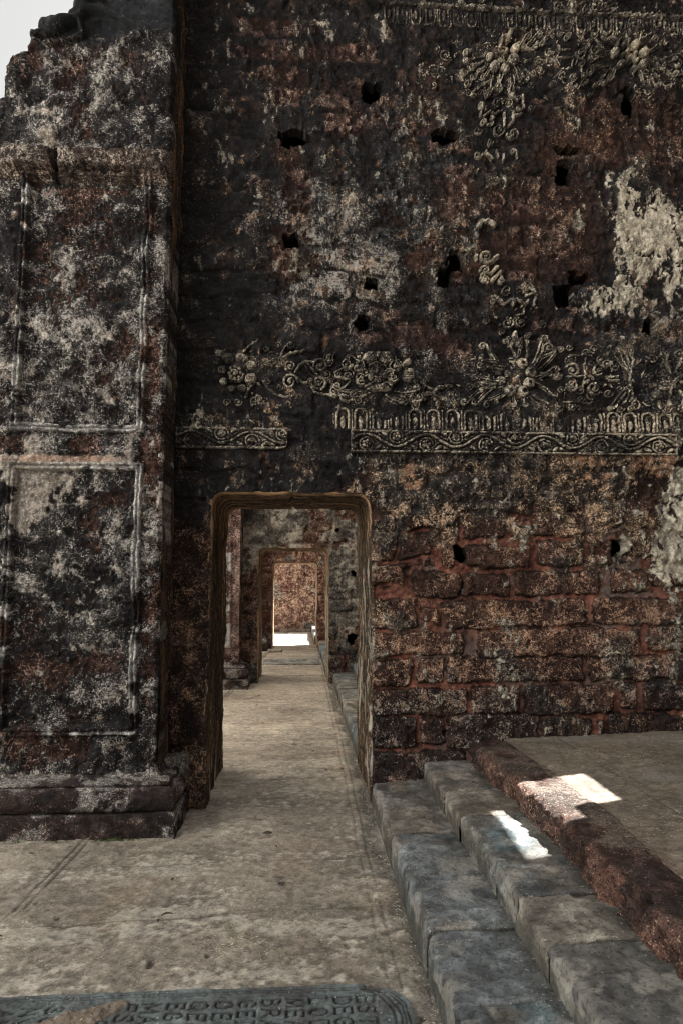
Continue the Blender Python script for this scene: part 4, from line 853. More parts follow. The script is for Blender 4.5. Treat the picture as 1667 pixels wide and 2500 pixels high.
def slab_block(name, x0, x1, y0, y1, z0, z1, mat, col, spk, amt, parent=None, seed=1, step=0.012, rough=.008, rnd=.03):
    """a worn stone: box grid with rounded, noisy faces"""
    def face(o, u, v, nu, nv): return None
    cx, cy, cz = (x0 + x1) / 2, (y0 + y1) / 2, (z0 + z1) / 2; hx, hy, hz = (x1 - x0) / 2, (y1 - y0) / 2, (z1 - z0) / 2
    Vs, Qs, n0 = [], [], 0; C, S = [], []
    for ax, sg in ((0, 1), (0, -1), (1, 1), (1, -1), (2, 1), (2, -1)):
        hs_ = [hx, hy, hz]; a, b = [i for i in range(3) if i != ax]
        na, nb = max(3, int(2 * hs_[a] / step)), max(3, int(2 * hs_[b] / step))
        A, B = np.meshgrid(np.linspace(-hs_[a], hs_[a], na), np.linspace(-hs_[b], hs_[b], nb))
        P = np.zeros(A.shape + (3,)); P[..., a] = A; P[..., b] = B; P[..., ax] = sg * hs_[ax]
        r = min(rnd, hx * .9, hy * .9, hz * .9); core = np.array([hx - r, hy - r, hz - r])
        inn = np.clip(P, -core, core); d = P - inn; L = np.linalg.norm(d, axis=-1, keepdims=True) + 1e-9
        Nn = d / L; P = inn + Nn * r
        W = P + np.array([cx, cy, cz])
        hh = rough * (fbm(W[..., 0] + W[..., 2] * .7, W[..., 1] - W[..., 2] * .6, 7, 4, seed) * .8 + .4 * fbm(W[..., 0] - W[..., 2], W[..., 1] + W[..., 2], 30, 3, seed + 1))
        W = W + Nn * hh[..., None]
        idx = np.arange(A.size).reshape(A.shape) + n0; n0 += A.size
        Vs.append(W.reshape(-1, 3)); Qs.append(np.stack([idx[:-1, :-1], idx[:-1, 1:], idx[1:, 1:], idx[1:, :-1]], -1).reshape(-1, 4))
        m = fbm(W[..., 0] + .5 * W[..., 2], W[..., 1] + .5 * W[..., 2], 5, 5, seed + 2); f = fbm(W[..., 0] + W[..., 2], W[..., 1], 24, 4, seed + 3, .65)
        c = np.float32(col) * np.exp(.22 * m + .18 * f)[..., None]
        br = sstep(.3, 1.3, fbm(W[..., 0], W[..., 1] + W[..., 2], 3.2, 4, seed + 4))[..., None] * .6
        c = c * (1 - br) + br * np.float32((0.15, 0.125, 0.10))
        C.append(np.concatenate([c, np.full(A.shape + (1,), .5)], -1).reshape(-1, 4)); S.append(np.concatenate([np.tile(np.float32(spk), A.shape + (1,)), np.clip(amt + .08 * m, 0, 1)[..., None]], -1).reshape(-1, 4))
    return mesh_np(name, np.concatenate(Vs), np.concatenate(Qs), mat, parent, {'Col': np.concatenate(C), 'Spk': np.concatenate(S)})
st = slab_block('stone_block', -0.872, -0.715, 4.56, 4.715, 0.20, 0.375, M_LAT, (0.075, 0.068, 0.06), (.45, .42, .36), .36, seed=180)
tag(st, 'small lichened stone block in the corner between the near pilaster base and the wall', 'stone block')

# ================================================================ FLOOR
def paint_floor(X, Y, kind='walk'):
    p = Paint(X.shape); one = np.ones(X.shape, np.float32)
    nb = fbm(X, Y, 1.1, 5, 201); nm = fbm(X, Y, 4, 5, 202); nf = fbm(X, Y, 30, 4, 203, .7); nst = fbm(X, Y * 2.2, 1.6, 5, 204)
    c = np.float32((0.372, 0.334, 0.285))
    p.layer(one, c * np.exp(.12 * nb + .08 * nm + .15 * nf)[..., None], (0.52, 0.47, 0.38), np.clip(.20 + .07 * nm, 0, 1), pit=.45)
    p.layer(sstep(.0, 1.2, nst + .3 * nm) * .55, np.float32((0.215, 0.192, 0.165)) * np.exp(.2 * nf)[..., None])
    p.layer(sstep(.5, 1.5, fbm(X, Y * 2.5, 1.4, 4, 205) + .2 * nf) * .5, (0.40, 0.36, 0.30))
    p.layer(sstep(.9, 1.8, fbm(X, Y, 2.4, 4, 206)) * .22, (0.36, 0.27, 0.19))
    return p, nb, nm, nf
xs = ramp_axis([(-40, 4), (-8, .4), (-2.3, .0075), (0.62, .05), (1.2, .4), (XR, 4), (40, 0)])
ys = ramp_axis([(-40, 4), (-4, .3), (1.6, .007), (4.6, .012), (7.5, .02), (14, .035), (22, .5), (30, 4), (80, 0)])
X, Y = np.meshgrid(xs, ys)
pf, nb, nm, nf = paint_floor(X, Y)
pf.c *= (0.72 + 0.56 * sstep(4.6, 6.2, Y + .3 * nm))[..., None]      # court floor dirtier; the brighter light of the rooms beyond is painted in too
hf = .0022 * nm + .001 * nf + .004 * nb * (X > -8) * (X < 3)
shade_grime = sstep(3.35, 2.6, Y + .25 * nm + .10 * nf) * .5 + .35 * sstep(.5, 1.4, nst2 := fbm(X, Y * 3, 1.5, 5, 241)) * (Y < 9)  # shade painted in towards the near edge, plus streaks of grime
pf.layer(np.clip(shade_grime, 0, .7) * (X > -6) * (X < 3), np.float32((.165, .150, .130)) * np.exp(.22 * nf)[..., None])
pf.layer(sstep(.6, 1.6, fbm(X, Y * 3, 1.7, 5, 242) + .35 * nf) * .5 * (Y < 6), np.float32((.42, .395, .35)) * np.exp(.15 * nf)[..., None])
def scored(d, w=.006):
    return np.exp(-(d / w) ** 2)
wob = .004 * fbm(X, Y, 2.0, 3, 211) + .002 * fbm(X, Y, 9, 3, 212)
ln = np.zeros_like(X)
for x in (0.345, 0.392): ln = np.maximum(ln, scored(X - x - .6 * wob - (Y - 4) * .006, .003 + .0007 * Y) * np.clip(1.1 - .4 * nm, .2, 1) * (.5 if x < .36 else .65))
for x in (-1.235, -1.275): ln = np.maximum(ln, scored(X - x - wob - (Y - 3.7) * .055 * 1.0, .005 + .0006 * Y) * np.clip(.9 - .4 * nm, .1, 1))
for y in (3.29, 3.88, 5.36, 7.4, 9.3): ln = np.maximum(ln, .75 * scored(Y - y - 2 * wob - .06 * (X - 0) * (y < 4), .004 + .0008 * y) * np.clip(.7 - .5 * nm, 0, 1) * (X < .4) * (X > -1.3))
for y, w in ((11.15, .035), (15.3, .05)): ln = np.maximum(ln, scored(Y - y - 8 * wob, w) * sstep(-.9, .1, nm + .9 * (y > 12)))
crack = np.exp(-((Y - 9.63 - .9 * X - .05 * fbm(X, Y, 5, 3, 220)) / .02) ** 2) * (X < -.45) * (X > -.7)
ln = np.maximum(ln, .8 * crack)
hf -= .006 * ln
pf.layer(ln * .85, (0.045, 0.038, 0.034))
gut = np.exp(-((X - .475 - .02 * nm) / .05) ** 2); pf.layer(gut * .8, (0.075, 0.072, 0.068), (.4, .38, .33), .42); hf -= .01 * gut + .004 * gut * nf
wb = np.exp(-((Y - 4.05 - .12 * nm) / .16) ** 2) * (X < -.6) * 0
holes = sstep(2.35, 2.7, fbm(X, Y, 14, 2, 230)) * (Y < 9); pf.layer(holes * .9, (0.05, .04, .035)); hf -= .006 * holes
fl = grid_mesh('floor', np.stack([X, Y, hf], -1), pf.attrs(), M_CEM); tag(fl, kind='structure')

# ================================================================ THE CARVED LEDGER SLAB
GLY = {'E': [[(0.62, 0), (0, 0), (0, 1), (.62, 1)], [(0, .52), (.5, .52)], [(.62, 0), (.62, .12)], [(.62, 1), (.62, .88)]], 'S': [[(.58, .82), (.5, .97), (.3, 1), (.1, .93), (.06, .74), (.2, .58), (.45, .45), (.58, .28), (.52, .08), (.3, 0), (.1, .04), (.02, .2)]],
       'T': [[(0, 1), (.7, 1)], [(.35, 1), (.35, 0)], [(0, 1), (0, .88)], [(.7, 1), (.7, .88)]], 'I': [[(.15, 0), (.15, 1)], [(0, 0), (.3, 0)], [(0, 1), (.3, 1)]], 'D': [[(0, 0), (0, 1), (.35, 1), (.6, .85), (.68, .5), (.6, .15), (.35, 0), (0, 0)]],
       'G': [[(.6, .8), (.5, .95), (.3, 1), (.1, .88), (0, .5), (.1, .12), (.3, 0), (.5, .05), (.62, .2), (.62, .45), (.4, .45)]], 'L': [[(0, 1), (0, 0), (.58, 0), (.58, .15)], [(-.1, 1), (.1, 1)]],
       'O': [[(.35 + .35 * math.cos(a), .5 + .5 * math.sin(a)) for a in np.linspace(0, 6.2832, 18)]], 'M': [[(0, 0), (.06, 1), (.4, .1), (.74, 1), (.8, 0)]], 'A': [[(0, 0), (.35, 1), (.7, 0)], [(.14, .38), (.56, .38)]],
       'B': [[(0, 0), (0, 1), (.35, 1), (.52, .88), (.52, .65), (.35, .54), (0, .54)], [(.35, .54), (.58, .42), (.6, .14), (.4, 0), (0, 0)]], 'R': [[(0, 0), (0, 1), (.38, 1), (.56, .88), (.56, .64), (.38, .52), (0, .52)], [(.3, .52), (.66, 0)]],
       'Q': [[(.35 + .35 * math.cos(a), .5 + .5 * math.sin(a)) for a in np.linspace(0, 6.2832, 18)], [(.4, .2), (.8, -.15)]], 'F': [[(0, 0), (0, 1), (.6, 1), (.6, .88)], [(0, .52), (.45, .52)]], 'U': [[(0, 1), (.02, .2), (.2, 0), (.45, 0), (.62, .2), (.64, 1)]],
       'V': [[(0, 1), (.35, 0), (.7, 1)]], 'N': [[(0, 0), (0, 1), (.66, 0), (.66, 1)]], 'C': [[(.62, .8), (.5, .96), (.3, 1), (.1, .88), (0, .5), (.1, .12), (.3, 0), (.5, .04), (.62, .2)]], '3': [[(.05, .85), (.2, 1), (.45, .95), (.5, .72), (.25, .55), (.55, .4), (.55, .12), (.3, 0), (.05, .12)]],
       '0': [[(.3 + .3 * math.cos(a), .5 + .5 * math.sin(a)) for a in np.linspace(0, 6.2832, 16)]]}
def ledger(name, x0, x1, y0, y1, rows, label, step, hgt, seed, rad, pitch=None, first=0.09, inset=.085, clear_right=.13, dirt=None, tone=(0.092, 0.113, 0.118)):
    """flat inscribed grave slab; lines of letters run towards the viewer, the first line at the right"""
    xs = np.arange(x0, x1, step); ys = np.arange(y0, y1, step); X, Y = np.meshgrid(xs, ys)
    n = fbm(X, Y, 5, 5, seed); nf = fbm(X, Y, 28, 4, seed + 1, .65)
    qx = np.maximum(X - (x1 - rad), 0); qy = np.maximum(Y - (y1 - rad * .8), 0) / .8
    rd = np.where((qx > 0) & (qy > 0), np.hypot(qx, qy) - rad, np.maximum(X - x1, Y - y1)) + .003 * n
    H = np.zeros(X.shape, np.float32)
    class G(Field):
        def __init__(s): s.xs, s.zs, s.X, s.Z, s.H = xs, ys, X, Y, np.zeros(X.shape, np.float32)
    g = G()
    for k, line in enumerate(rows):
        xb = x1 - clear_right - k * pitch - hgt; yc = y1 - first
        for ch in line:
            if ch == ' ': yc -= hgt * .5; continue
            for st_ in GLY[ch]: g.tubem([(xb + b * hgt, yc - a * hgt * 1.0) for a, b in st_], .0048 * hgt / .058 + .0, .0048 * hgt / .058, 1.0)
            yc -= hgt * (.42 if ch == 'I' else 1.12 if ch in 'MOQ' else .98)
    L = np.clip(g.H * 1.6, 0, 1) * np.clip(1.05 - .25 * np.maximum(n, 0), .35, 1)
    for a in (.022, .036): L = np.maximum(L, .8 * np.exp(-((rd + a) / .0035) ** 2))
    for a in (clear_right * .35, clear_right * .35 + .022): L = np.maximum(L, .9 * np.exp(-((np.hypot((X - (x1 - a - .13)) / 1.0, (Y - (y1 - .20)) / 1.25) - .13) / .004) ** 2) * (X > x1 - a - .07) * (Y < y1 - .05))
    H -= .006 * L; H += .0015 * n + .0012 * nf
    ch_ = sstep(1.3, 1.9, n) ; H -= .004 * ch_
    p = Paint(X.shape)
    p.layer(np.ones(X.shape, np.float32), np.float32(tone) * np.exp(.16 * n + .16 * nf)[..., None], (.30, .33, .33), np.clip(.14 + .07 * n, 0, 1), pit=.5)
    p.layer(sstep(.2, 1.2, fbm(X, Y, 7, 4, seed + 4)) * .5, (.06, .055, .056)); p.layer(ch_ * .6, (.06, .05, .045)); p.layer(L * .9, (.016, .014, .015))
    if dirt:
        m = np.zeros(X.shape)
        for cx, cy, rx, ry in dirt:
            u = (X - cx) * .88 + (Y - cy) * .47; v = -(X - cx) * .47 + (Y - cy) * .88; m = np.maximum(m, np.exp(-((u / rx) ** 2 + (v / ry) ** 2) ** 2))
        m = sstep(.35, .6, m + .12 * n); p.layer(m * .95, np.float32((0.15, 0.122, 0.098)) * np.exp(.15 * n)[..., None], (.4, .34, .27), .25); H = H * (1 - m) + m * (.003 + .003 * nf)
    keep = rd < 0
    kf = keep[:-1, :-1] & keep[1:, 1:] & keep[:-1, 1:] & keep[1:, :-1]
    o = grid_mesh(name, np.stack([X, Y, .012 + H], -1), p.attrs(), M_GRAN, None, kf, (0, 0, -.03))
    return tag(o, label, 'grave slab')
ledger('grave_slab', -1.75, .405, 1.75, 2.675, ["ESTI", "DEGE", "LODE", "MEA", "BRA", "GEI", "OES", "QEO", "EG", "MAU", "ESTR", " RE", "  E", "30", "NV", "AM", "CO", "DE"], 'blue-grey slab cut with rows of capital letters along the bottom edge', .0045, .060, 240, .19, .083, .075, dirt=[(-.80, 2.49, .27, .055)])
ledger('grave_slab', -.66, .39, 12.56, 13.38, ["ESTA", "SEDE", "ANNO", "DOSE", "VRA", "ELOS", "DEMA"], 'small pale inscribed slab set in the floor beyond the second doorway', .012, .075, 250, .02, .12, .10, clear_right=.12, tone=(.30, .31, .29))

# ================================================================ STEPS
def step_run(thing_name, label, xf, wid, z, y0, y1, joints, seed, parent_loc, pale=1.0, group='worn granite steps beside the walkway', res=.009):
    t = thing(thing_name, label, 'step', parent_loc, group)
    rs = random.Random(seed); js = [y1] + sorted(joints, reverse=True) + [y0]
    for k in range(len(js) - 1):
        a, b = js[k + 1], js[k]
        dx = rs.uniform(-.004, .004); dz = rs.uniform(-.004, .004); g = rs.uniform(.001, .003)
        step_stone(t, xf + dx, wid - dx, z + dz, a + g, b - g, seed + k * 10, res, pale)
    return t
TONES = [(0.135, 0.135, 0.128), (0.148, 0.138, 0.121), (0.108, 0.122, 0.132), (0.130, 0.130, 0.126), (0.088, 0.117, 0.130)]
def step_stone(parent, x, w, z, y0, y1, seed, res, pale=1.0):
    r = .022; prof = [(-.006, -.03), (-.003, z - .07), (-.001, z - .04), (0, z - r)] + [(r - r * math.cos(a), z - r + r * math.sin(a)) for a in np.linspace(.2, math.pi / 2, 8)] + [(w * .5, z + .004), (w + .02, z + .002)]
    prof = np.array(prof); L = np.concatenate([[0], np.cumsum(np.hypot(*np.diff(prof, axis=0).T))]); t = np.linspace(0, L[-1], int(L[-1] / res))
    O = np.interp(t, L, prof[:, 0]); Zp = np.interp(t, L, prof[:, 1]); y = np.linspace(y0, y1, max(6, int((y1 - y0) / res)))
    Yg, Tg = np.meshgrid(y, t, indexing='ij')
    e = np.minimum(Yg - y0, y1 - Yg); rnd = .006 * (1 - np.clip(e / .014, 0, 1)) ** 2
    n = fbm(Yg, Tg, 4, 4, seed); nf = fbm(Yg, Tg, 24, 4, seed + 1, .7)
    nose = (np.exp(-((O - .012) / .03) ** 2) * sstep(z - .075, z - .055, Zp))[None]
    wear = .005 * fbm(Yg, Tg * 0, 5, 3, seed + 2) * nose + .020 * sstep(1.3, 2.0, fbm(Yg, Tg * .8, 9, 4, seed + 3, .65)) * nose + .003 * fbm(Yg, Tg, 22, 3, seed + 8) * nose
    dent = -.006 * np.exp(-((O - w * .45) / (w * .4)) ** 2)[None]
    X = x + O[None] + wear + .004 * n * nose + rnd * nose; Z = Zp[None] + .004 * n + .0018 * nf + dent - rnd - .5 * np.abs(wear) * nose
    p = Paint(Yg.shape); rs = random.Random(seed); tone = np.float32(TONES[rs.randrange(len(TONES))]) * pale  # steps beyond the doorways brightened in colour for their stronger light
    p.layer(np.ones(Yg.shape, np.float32), tone * np.exp(.14 * n + .16 * nf)[..., None], (.34, .33, .30), np.clip(.16 + .08 * n, 0, 1), pit=.6)
    p.layer(sstep(.3, 1.3, fbm(Yg, Tg, 3.0, 4, seed + 5)) * .6, (.12, .10, .08)); p.layer(sstep(.2, 1.2, fbm(Yg, Tg, 5, 4, seed + 6) + .4 * nf) * .6, (.048, .050, .053)); p.c *= np.exp(.22 * fbm(Yg, Tg, 13, 4, seed + 9, .7))[..., None]
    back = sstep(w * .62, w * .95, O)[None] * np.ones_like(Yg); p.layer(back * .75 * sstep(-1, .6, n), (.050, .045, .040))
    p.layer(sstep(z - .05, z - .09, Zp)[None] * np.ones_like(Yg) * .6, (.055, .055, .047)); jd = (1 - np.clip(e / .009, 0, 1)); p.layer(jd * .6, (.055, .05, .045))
    p.layer(sstep(.8, 1.6, fbm(Yg, Tg, 8, 4, seed + 7) + .5 * nose) * .4, (.34, .33, .30))
    return grid_mesh('step_stone', np.stack([X, Yg, Z], -1), p.attrs(), M_GRAN, parent, None, (0, 0, -.34))
step_run('stone_step', 'lower near step of grey granite stones rising from the walkway', .497, .375, .158, .9, 4.715, [3.767, 3.223, 2.735, 2.282, 1.7], 301, (.5, 3, 0))
step_run('stone_step', 'upper near step of grey granite stones crossed by a strip of sun', .838, .33, .290, .9, 4.715, [4.02, 3.63, 2.975, 2.72, 2.367, 1.86], 401, (.85, 3, 0))
step_run('stone_step', 'lower brightened granite step seen through the first doorway', .50, .36, .155, D1 + TH + .01, D2 - .005, [6.5, 7.3, 8.0, 8.8, 9.5], 501, (.5, 8, 0), 1.9, res=.016)
step_run('stone_step', 'upper brightened granite step cut off by the edge of the first doorway', .80, .40, .29, D1 + TH + .01, D2 - .005, [6.4, 7.2, 8.2, 9.1], 551, (.8, 8, 0), 1.9, res=.02)
step_run('stone_step', 'brightened granite step seen through the second doorway', .43, .6, .17, D2 + TH + .01, D3 - .005, [12.4, 13.6, 14.5], 601, (.43, 13.4, 0), 2.0, res=.024)
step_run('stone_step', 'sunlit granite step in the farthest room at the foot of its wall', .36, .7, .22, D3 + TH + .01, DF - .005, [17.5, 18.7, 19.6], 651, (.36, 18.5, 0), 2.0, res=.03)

# ================================================================ RAISED PLATFORM
plat = thing('raised_platform', 'raised cement platform with a rough red laterite edge at the right', 'platform', (2.2, 2.8, 0))
def edge_course(parent, y0, y1, name='laterite_edge'):
    res = .0085; x0 = 1.155; w = .245; zt_ = .418; r = .045
    prof = [(0.0, .10), (0, zt_ - r)] + [(r - r * math.cos(a), zt_ - r + r * math.sin(a)) for a in np.linspace(.2, math.pi / 2, 8)] + [(w, zt_ + .006), (w + .012, zt_ - .05)]
    prof = np.array(prof); L = np.concatenate([[0], np.cumsum(np.hypot(*np.diff(prof, axis=0).T))]); t = np.linspace(0, L[-1], int(L[-1] / res)); O = np.interp(t, L, prof[:, 0]); Zp = np.interp(t, L, prof[:, 1])
    y = np.linspace(y0, y1, int((y1 - y0) / res)); Yg, Tg = np.meshgrid(y, t, indexing='ij')
    n = fbm(Yg, Tg, 3.2, 5, 701); ns = fbm(Yg, Tg, 12, 4, 702, .65); nf = fbm(Yg, Tg, 30, 4, 703, .65)
    jt = np.zeros_like(Yg)
    for k, yy in enumerate((4.33, 3.78, 3.06, 2.58, 2.05, 1.5)): jt = np.maximum(jt, np.exp(-((Yg - yy - .012 * ns) / (.03 if k % 2 else .016)) ** 2))
    front = np.exp(-(O / .05) ** 2)[None]
    X = x0 + O[None] - (.012 * n + .010 * ns + .005 * nf) * front + .035 * jt * front + .012 * sstep(0.6, 1.8, ns) * front + .012 * fbm(Yg, Tg * 0, 1.5, 2, 709) * np.ones_like(front)
    Z = Zp[None] + (.004 * n + .002 * ns + .001 * nf) * (O > .01)[None] - .03 * jt * np.exp(-((O - .02) / .06) ** 2)[None]
    p = Paint(Yg.shape)
    p.layer(np.ones(Yg.shape, np.float32), np.float32((.48, .53, .56)) * (LAT_A * 1.0 + (LAT_B - LAT_A) * np.clip(.5 + .4 * n, 0, 1)[..., None]) * np.exp(.25 * ns + .25 * nf)[..., None], (.40, .29, .23), np.clip(.26 + .1 * n, 0, 1))
    p.layer(sstep(-.1, .9, n + .2 * ns) * (O > .03)[None] * .8, (.120, .102, .088), (.42, .35, .28), .26); p.layer(sstep(.5, 1.3, fbm(Yg, Tg, 5, 4, 706)) * .7, (.035, .028, .026))
    p.layer(sstep(.8, 1.5, fbm(Yg, Tg, 6, 4, 707)) * front * .6, (.15, .082, .064)); p.layer(jt * front * .5, (.13, .066, .052))
    return grid_mesh(name, np.stack([X, Yg, Z], -1), p.attrs(), M_LAT, parent, None, (0, 0, -.06))
edge_course(plat, .9, D1 - .004)
xs = np.arange(1.385, XR - .01, .011); ys = np.arange(.9, D1 - .002, .010); X, Y = np.meshgrid(xs, ys)
p, nb, nm, nf = paint_floor(X + 7, Y + 3)
p.c *= np.float32((.47, .45, .43))
p.layer(sstep(.2, .9, np.exp(-((Y - 4.52) / .10) ** 2) * sstep(1.5, 1.8, X) + .35 * fbm(X, Y * 3, 2, 4, 720) - .1) * .7, (.21, .20, .185))
p.layer(sstep(.4, 1.5, fbm(X, Y, 1.2, 4, 721)) * .5, (.085, .074, .064))
l1 = np.maximum(scored(X - 1.74 - .02 * (Y - 4) - .003 * nm, .005), .8 * scored(X - 1.80 - .02 * (Y - 4) - .003 * nm, .004)); l1 = np.maximum(l1, .8 * scored(X - 1.70 + .25 * (4.6 - Y) - .004 * nm, .005) * (Y > 4.0))
p.layer(l1 * .7, (.05, .045, .04)); p.layer(sstep(1.46, 1.39, X + .02 * nm) * .7, (.13, .10, .08))
grid_mesh('cement_top', np.stack([X, Y, .420 + .030 * (X - 1.2) + .002 * nm + .001 * nf - .003 * l1], -1), p.attrs(), M_CEM, plat, None, (0, 0, -.10))

# ================================================================ WALLS BEYOND
def back_wall(d, door, seed, label, spots, res, xr0=(-1.9, 1.9), top=6.2, th=TH, mat=M_LAT, tone=1.0, warm=0.0, grey=0.0, red=0.0):
    w = thing('ruined_wall', label, 'wall', (0, d, 0), 'cross walls pierced by aligned doorways')
    xs = ramp_axis([(-3.2, .05), (xr0[0], res), (xr0[1], .05), (XR, 0)]); zs = ramp_axis([(-.05, res), (3.0, .05), (top, 0)])
    F = Field(xs, zs, d); X, Z = F.X, F.Z; PX, PY = to_photo(X, d, Z); p = Paint(X.shape)
    nb = fbm(X, Z, 1.4, 5, seed); nm = fbm(X, Z, 4, 5, seed + 1, .6); ns = fbm(X, Z, 9, 4, seed + 2, .62); nf = fbm(X, Z, 20, 3, seed + 3, .65)
    sd, bid, _ = random_blocks(X, Z, seed + 4); one = np.ones(X.shape, np.float32)
    p.layer(one, tone * (LAT_A * (1 + red) + (LAT_B - LAT_A) * np.clip(bid + .3 * nm, 0, 1.2)[..., None]) * np.exp(.3 * nf)[..., None], (.56, .40, .31), np.clip(.45 + .12 * ns + warm, 0, 1))
    p.layer(sstep(-.2, .8, nm + .4 * ns) * (.35 - .15 * warm), (.045, .03, .028)); p.layer(sstep(.1, .9, fbm(X, Z, 3.2, 4, seed + 11) + .3 * ns) * warm, (0.33, 0.235, 0.19), (.65, .48, .38), .5)
    mor = sstep(-.012, .006, sd); p.layer(mor * .7, (.16, .065, .045) if red else (.05, .03, .025)); p.h += .022 * sstep(.004, -.022, sd)
    g = sstep(-.15, .3, -1.2 + grey + .8 * nb + .5 * nm + .25 * ns + blobs(PX, PY, [s for s in spots if s[4] > 0]))
    gt = sstep(-.5, .8, ns + .5 * nm)[..., None]; p.layer(g * .9, np.float32((.10, .095, .088)) * (1 - gt) + np.float32((.32, .30, .265)) * gt, (.56, .53, .46), np.clip(.48 + .12 * ns, 0, 1), h=.008)
    k = sstep(-.15, .3, -1.4 + .7 * nm + .4 * ns + .5 * nb + blobs(PX, PY, [(a, b, c, e, -f) for a, b, c, e, f in spots if f < 0])); p.layer(k * .85, (.030, .028, .028), (.36, .34, .31), np.clip(.34 + .1 * ns, 0, 1))
    p.h += .006 * nm + .004 * nf; F.H = p.h
    boxes = []
    m = np.ones(X.shape, bool)
    if door:
        a, b, zt = door; m &= ~in_door(F, a, b, zt)
        boxes = [box_quads(-3.2, a - .06, d + .06, d + th, 0, zt + .06, 'fb'), box_quads(b + .06, XR, d + .06, d + th, 0, zt + .06, 'fb'), box_quads(-3.2, XR, d + .06, d + th, zt + .06, top - .05, 'fb')]
    else: boxes = [box_quads(-3.2, XR, d + .06, d + th, 0, top - .05, 'fb')]
    kf = m[:-1, :-1] & m[1:, 1:] & m[:-1, 1:] & m[1:, :-1]; e = join_boxes(boxes)
    return w, F, p, kf, e
w2, F2, p2, k2, e2 = back_wall(D2, DOOR[2], 800, 'second wall, mottled grey, its doorway framed inside the nearest doorway',
    [(690, 1280, 110, 55, 1.7), (640, 1300, 60, 60, 1.0), (840, 1420, 60, 110, 1.5), (850, 1520, 40, 100, .8), (610, 1320, 40, 80, 1.2), (760, 1260, 60, 30, -1.6), (815, 1320, 40, 50, -1.2), (620, 1260, 30, 30, -2), (830, 1500, 40, 60, -1.0), (825, 1610, 60, 60, -2.2), (620, 1580, 40, 110, -2.2), (640, 1480, 20, 60, -1.2)], .012, tone=.75, grey=.75)
for x, y, a, b in [(822, 1296, 6, 5), (862, 1400, 9, 9), (858, 1560, 12, 15)]: HOLES.clear(); hole(F2, (x, y), a, b, .25, 2); k2[HOLES[0][1]] &= (HOLES[0][2] > 1.0)[:k2[HOLES[0][1]].shape[0], :k2[HOLES[0][1]].shape[1]]
grid_mesh('masonry', np.stack([F2.X, D2 - F2.H, F2.Z], -1), p2.attrs(), M_LAT, w2, k2, (0, .1, 0), (e2[0], e2[1], EC, ES))
surround('door_surround', w2, *DOOR[2], D2, TH, 420, bright=.5, ds=.014, tone=(.13, .095, .066), ochre=(.42, .31, .19))
w3, F3, p3, k3, e3 = back_wall(D3, DOOR[3], 840, 'third wall of red-brown laterite seen through two doorways', [(706, 1362, 12, 8, 2.4), (783, 1370, 8, 14, 1.8), (790, 1480, 8, 14, 1.2)], .016, xr0=(-1.1, .9), mat=M_FAR, tone=1.0, red=.5)
grid_mesh('masonry', np.stack([F3.X, D3 - F3.H, F3.Z], -1), p3.attrs(), M_FAR, w3, k3, (0, .1, 0), (e3[0], e3[1], EC, ES))
surround('door_surround', w3, *DOOR[3], D3, TH, 440, bright=.5, ds=.02, tone=(.15, .10, .066), ochre=(.42, .30, .18))
w4, F4, p4, k4, e4 = back_wall(DF, None, 880, 'farthest wall of pale red laterite closing the view through the doorways', [(760, 1400, 25, 50, 1.1)], .02, xr0=(-1.2, .9), top=4.6, mat=M_FAR, tone=.75, warm=.10, red=.15)
hole(F4, (748, 1404), 4, 4, .15, 2)
grid_mesh('masonry', np.stack([F4.X, DF - F4.H, F4.Z], -1), p4.attrs(), M_FAR, w4, k4, (0, .1, 0), (e4[0], e4[1], EC, ES))
slab_block('wall_foot', -.55, .34, DF - .16, DF - .03, -.02, .10, M_FAR, (.30, .25, .2), (.5, .45, .4), .4, w4, 890, .03)

def far_pilaster(yf, yb, xr, seed, label):
    t = thing('pilaster', label, 'pilaster', (-1.4, (yf + yb) / 2, 0), 'pilasters standing left of the doorways')
    xs = np.arange(-1.9, xr + .005, .012); zs = np.arange(.34, 5.2, .012); X, Z = np.meshgrid(xs, zs); p = Paint(X.shape)
    nm = fbm(X, Z, 5, 5, seed, .6); ns = fbm(X, Z, 12, 4, seed + 1, .62); nf = fbm(X, Z, 24, 3, seed + 2)
    p.layer(np.ones(X.shape, np.float32), np.float32((.10, .055, .05)) * np.exp(.3 * nm + .2 * nf)[..., None], (.55, .42, .38), np.clip(.46 + .1 * ns, 0, 1))
    p.layer(sstep(.2, .9, nm) * .8, (.035, .03, .03)); d = np.maximum(np.maximum(-1.8 - X, X - (xr - .115)), .56 - Z); d = np.where((Z > 2.1) & (Z < 2.4), .2, d)
    fr = sstep(-.10, -.09, d) * sstep(.0, -.006, d); p.h += .02 * fr - .012 * sstep(-.06, -.055, d) * sstep(-.03, -.035, d)
    p.layer(fr * sstep(-.9, .3, nm + .5 * ns) * .9, (.46, .47, .47), (.72, .72, .7), .5); p.layer(sstep(-.10, -.11, d) * sstep(-.3, .6, nm) * .6, (.2, .2, .19), (.6, .6, .57), .5)
    p.h += .006 * nm
    grid_mesh('shaft', np.stack([X, yf - p.h, Z], -1), p.attrs(), M_LAT, t, None, (0, .3, 0))
    a, b = side_face(t, xr, yf + .02, yb + .02, .30, 5.2, seed + 5, M_SUR, .02); grid_mesh('side_face', a, b, M_SUR, t)
    moulded_base(t, -1.9, xr, yf, yb + .02, seed + 8, M_LAT, .018)
    return t
far_pilaster(9.83, D2, -.845, 900, 'pale-edged pilaster inside the nearest doorway against the second wall')
far_pilaster(15.08, D3, -.83, 930, 'distant pilaster whose base shows inside the second doorway')
th_ = slab_block('threshold_stone', -.66, -.36, 14.62, 15.02, -.02, .05, M_GRAN, (.33, .29, .23), (.5, .45, .38), .4, None, 950, .02)
tag(th_, 'thin pale stone lying before the third doorway at its left foot', 'stone slab')

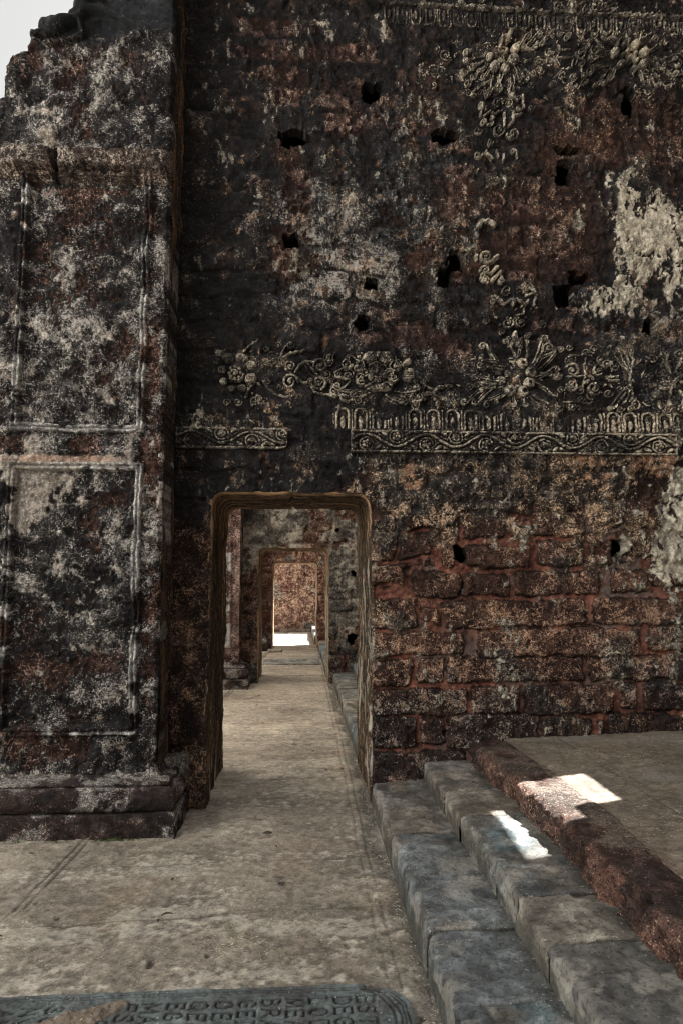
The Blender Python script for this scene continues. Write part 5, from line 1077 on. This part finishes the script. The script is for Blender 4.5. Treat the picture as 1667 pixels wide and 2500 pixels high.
# ================================================================ UNSEEN WALLS OUT OF FRAME, ADDED TO SHADE AND FILL THE COURT
def plain_wall(name, boxes, col=(.16, .10, .08, 1), spk=(.45, .35, .28, .45)):
    V, Q = join_boxes(boxes); n = len(V)
    o = mesh_np(name, V, Q, M_LAT, None, {'Col': np.tile(np.float32(col), (n, 1)), 'Spk': np.tile(np.float32(spk), (n, 1))})
    return tag(o, kind='structure')
t = .25
HR1 = 12.5
plain_wall('shade_side_wall', [box_quads(XR, XR + t, -5, 3.65, 0, HR1), box_quads(XR, XR + t, 4.31, D2 + .5, 0, 9.2), box_quads(XR, XR + t, 4.31, 5.8, 9.2, HR1), box_quads(XR, XR + t, 3.65, 4.31, 0, 3.07), box_quads(XR, XR + t, 3.65, 4.31, 4.16, HR1), box_quads(XR, XR + t, 3.65, 3.80, 3.07, 3.48),
                         box_quads(XR, XR + t, D2 + .5, 16.6, 0, 9.2), box_quads(XR, XR + t, 16.6, 18.3, 0, 4.55), box_quads(XR, XR + t, 18.3, 19.2, 0, 4.75), box_quads(XR, XR + t, 19.2, 22, 0, 4.35)])  # height and openings shaped to shade the court and let sun patches through

plain_wall('bounce_wall', [box_quads(-6.5, -6.2, -9, 4.2, 0, 8)], (.74, .72, .68, .2), (.7, .68, .64, .3))  # unseen pale wall added to bounce sunlight into the court
plain_wall('bounce_wall', [box_quads(-2.9, -2.6, D1 + TH, 14.0, 0, 5.4)], (.66, .60, .50, .2), (.7, .65, .55, .3))  # unseen pale wall added to bounce sunlight into the second room
# ================================================================ SMALL THINGS
rs = random.Random(77)
for k in range(15):
    x = rs.uniform(-1.6, .25); y = rs.uniform(2.8, 6.5); L = rs.uniform(.012, .028); W_ = L * .4; a = rs.uniform(0, 6.28)
    pts = []; nseg = 6
    for i in range(nseg + 1):
        s_ = i / nseg; wd = W_ * math.sin(math.pi * min(1, s_ * .96 + .02)); zz = .008 + .006 * math.sin(math.pi * s_)
        for e_ in (-1, 0, 1):
            lx = (s_ - .5) * 2 * L; ly = e_ * wd; pts.append((x + lx * math.cos(a) - ly * math.sin(a), y + lx * math.sin(a) + ly * math.cos(a), zz + (.004 if e_ else 0)))
    Q = [(i * 3 + j, i * 3 + j + 1, i * 3 + j + 4, i * 3 + j + 3) for i in range(nseg) for j in range(2)]
    o = mesh_np('fallen_leaf', pts, Q, M_LEAF); tag(o, 'tiny dark curled dry leaf lying on the cement walkway', 'leaf', 'dry leaves scattered on the walkway')
V, T_ = [], []
for cx, n, sp in [(-1.38, 10, .03), (-1.09, 26, .05), (-.99, 44, .07), (-1.60, 12, .05)]:
    for k in range(n):
        x = rs.gauss(cx, sp); y = PIL_Y - .158 - rs.uniform(0, .02); a = rs.uniform(0, 6.28); h = rs.uniform(.008, .024); w_ = rs.uniform(.003, .006); b = len(V)
        V += [(x - w_ * math.cos(a), y - w_ * math.sin(a), 0), (x + w_ * math.cos(a), y + w_ * math.sin(a), 0), (x + .01 * math.cos(a + 1), y - .008, h)]; T_.append((b, b + 1, b + 2))
o = mesh_np('weeds', V, np.zeros((0, 4), np.int32), M_WEED, None, None, T_); tag(o, 'low green weeds along the foot of the near pilaster plinth', 'weeds', kind='stuff')
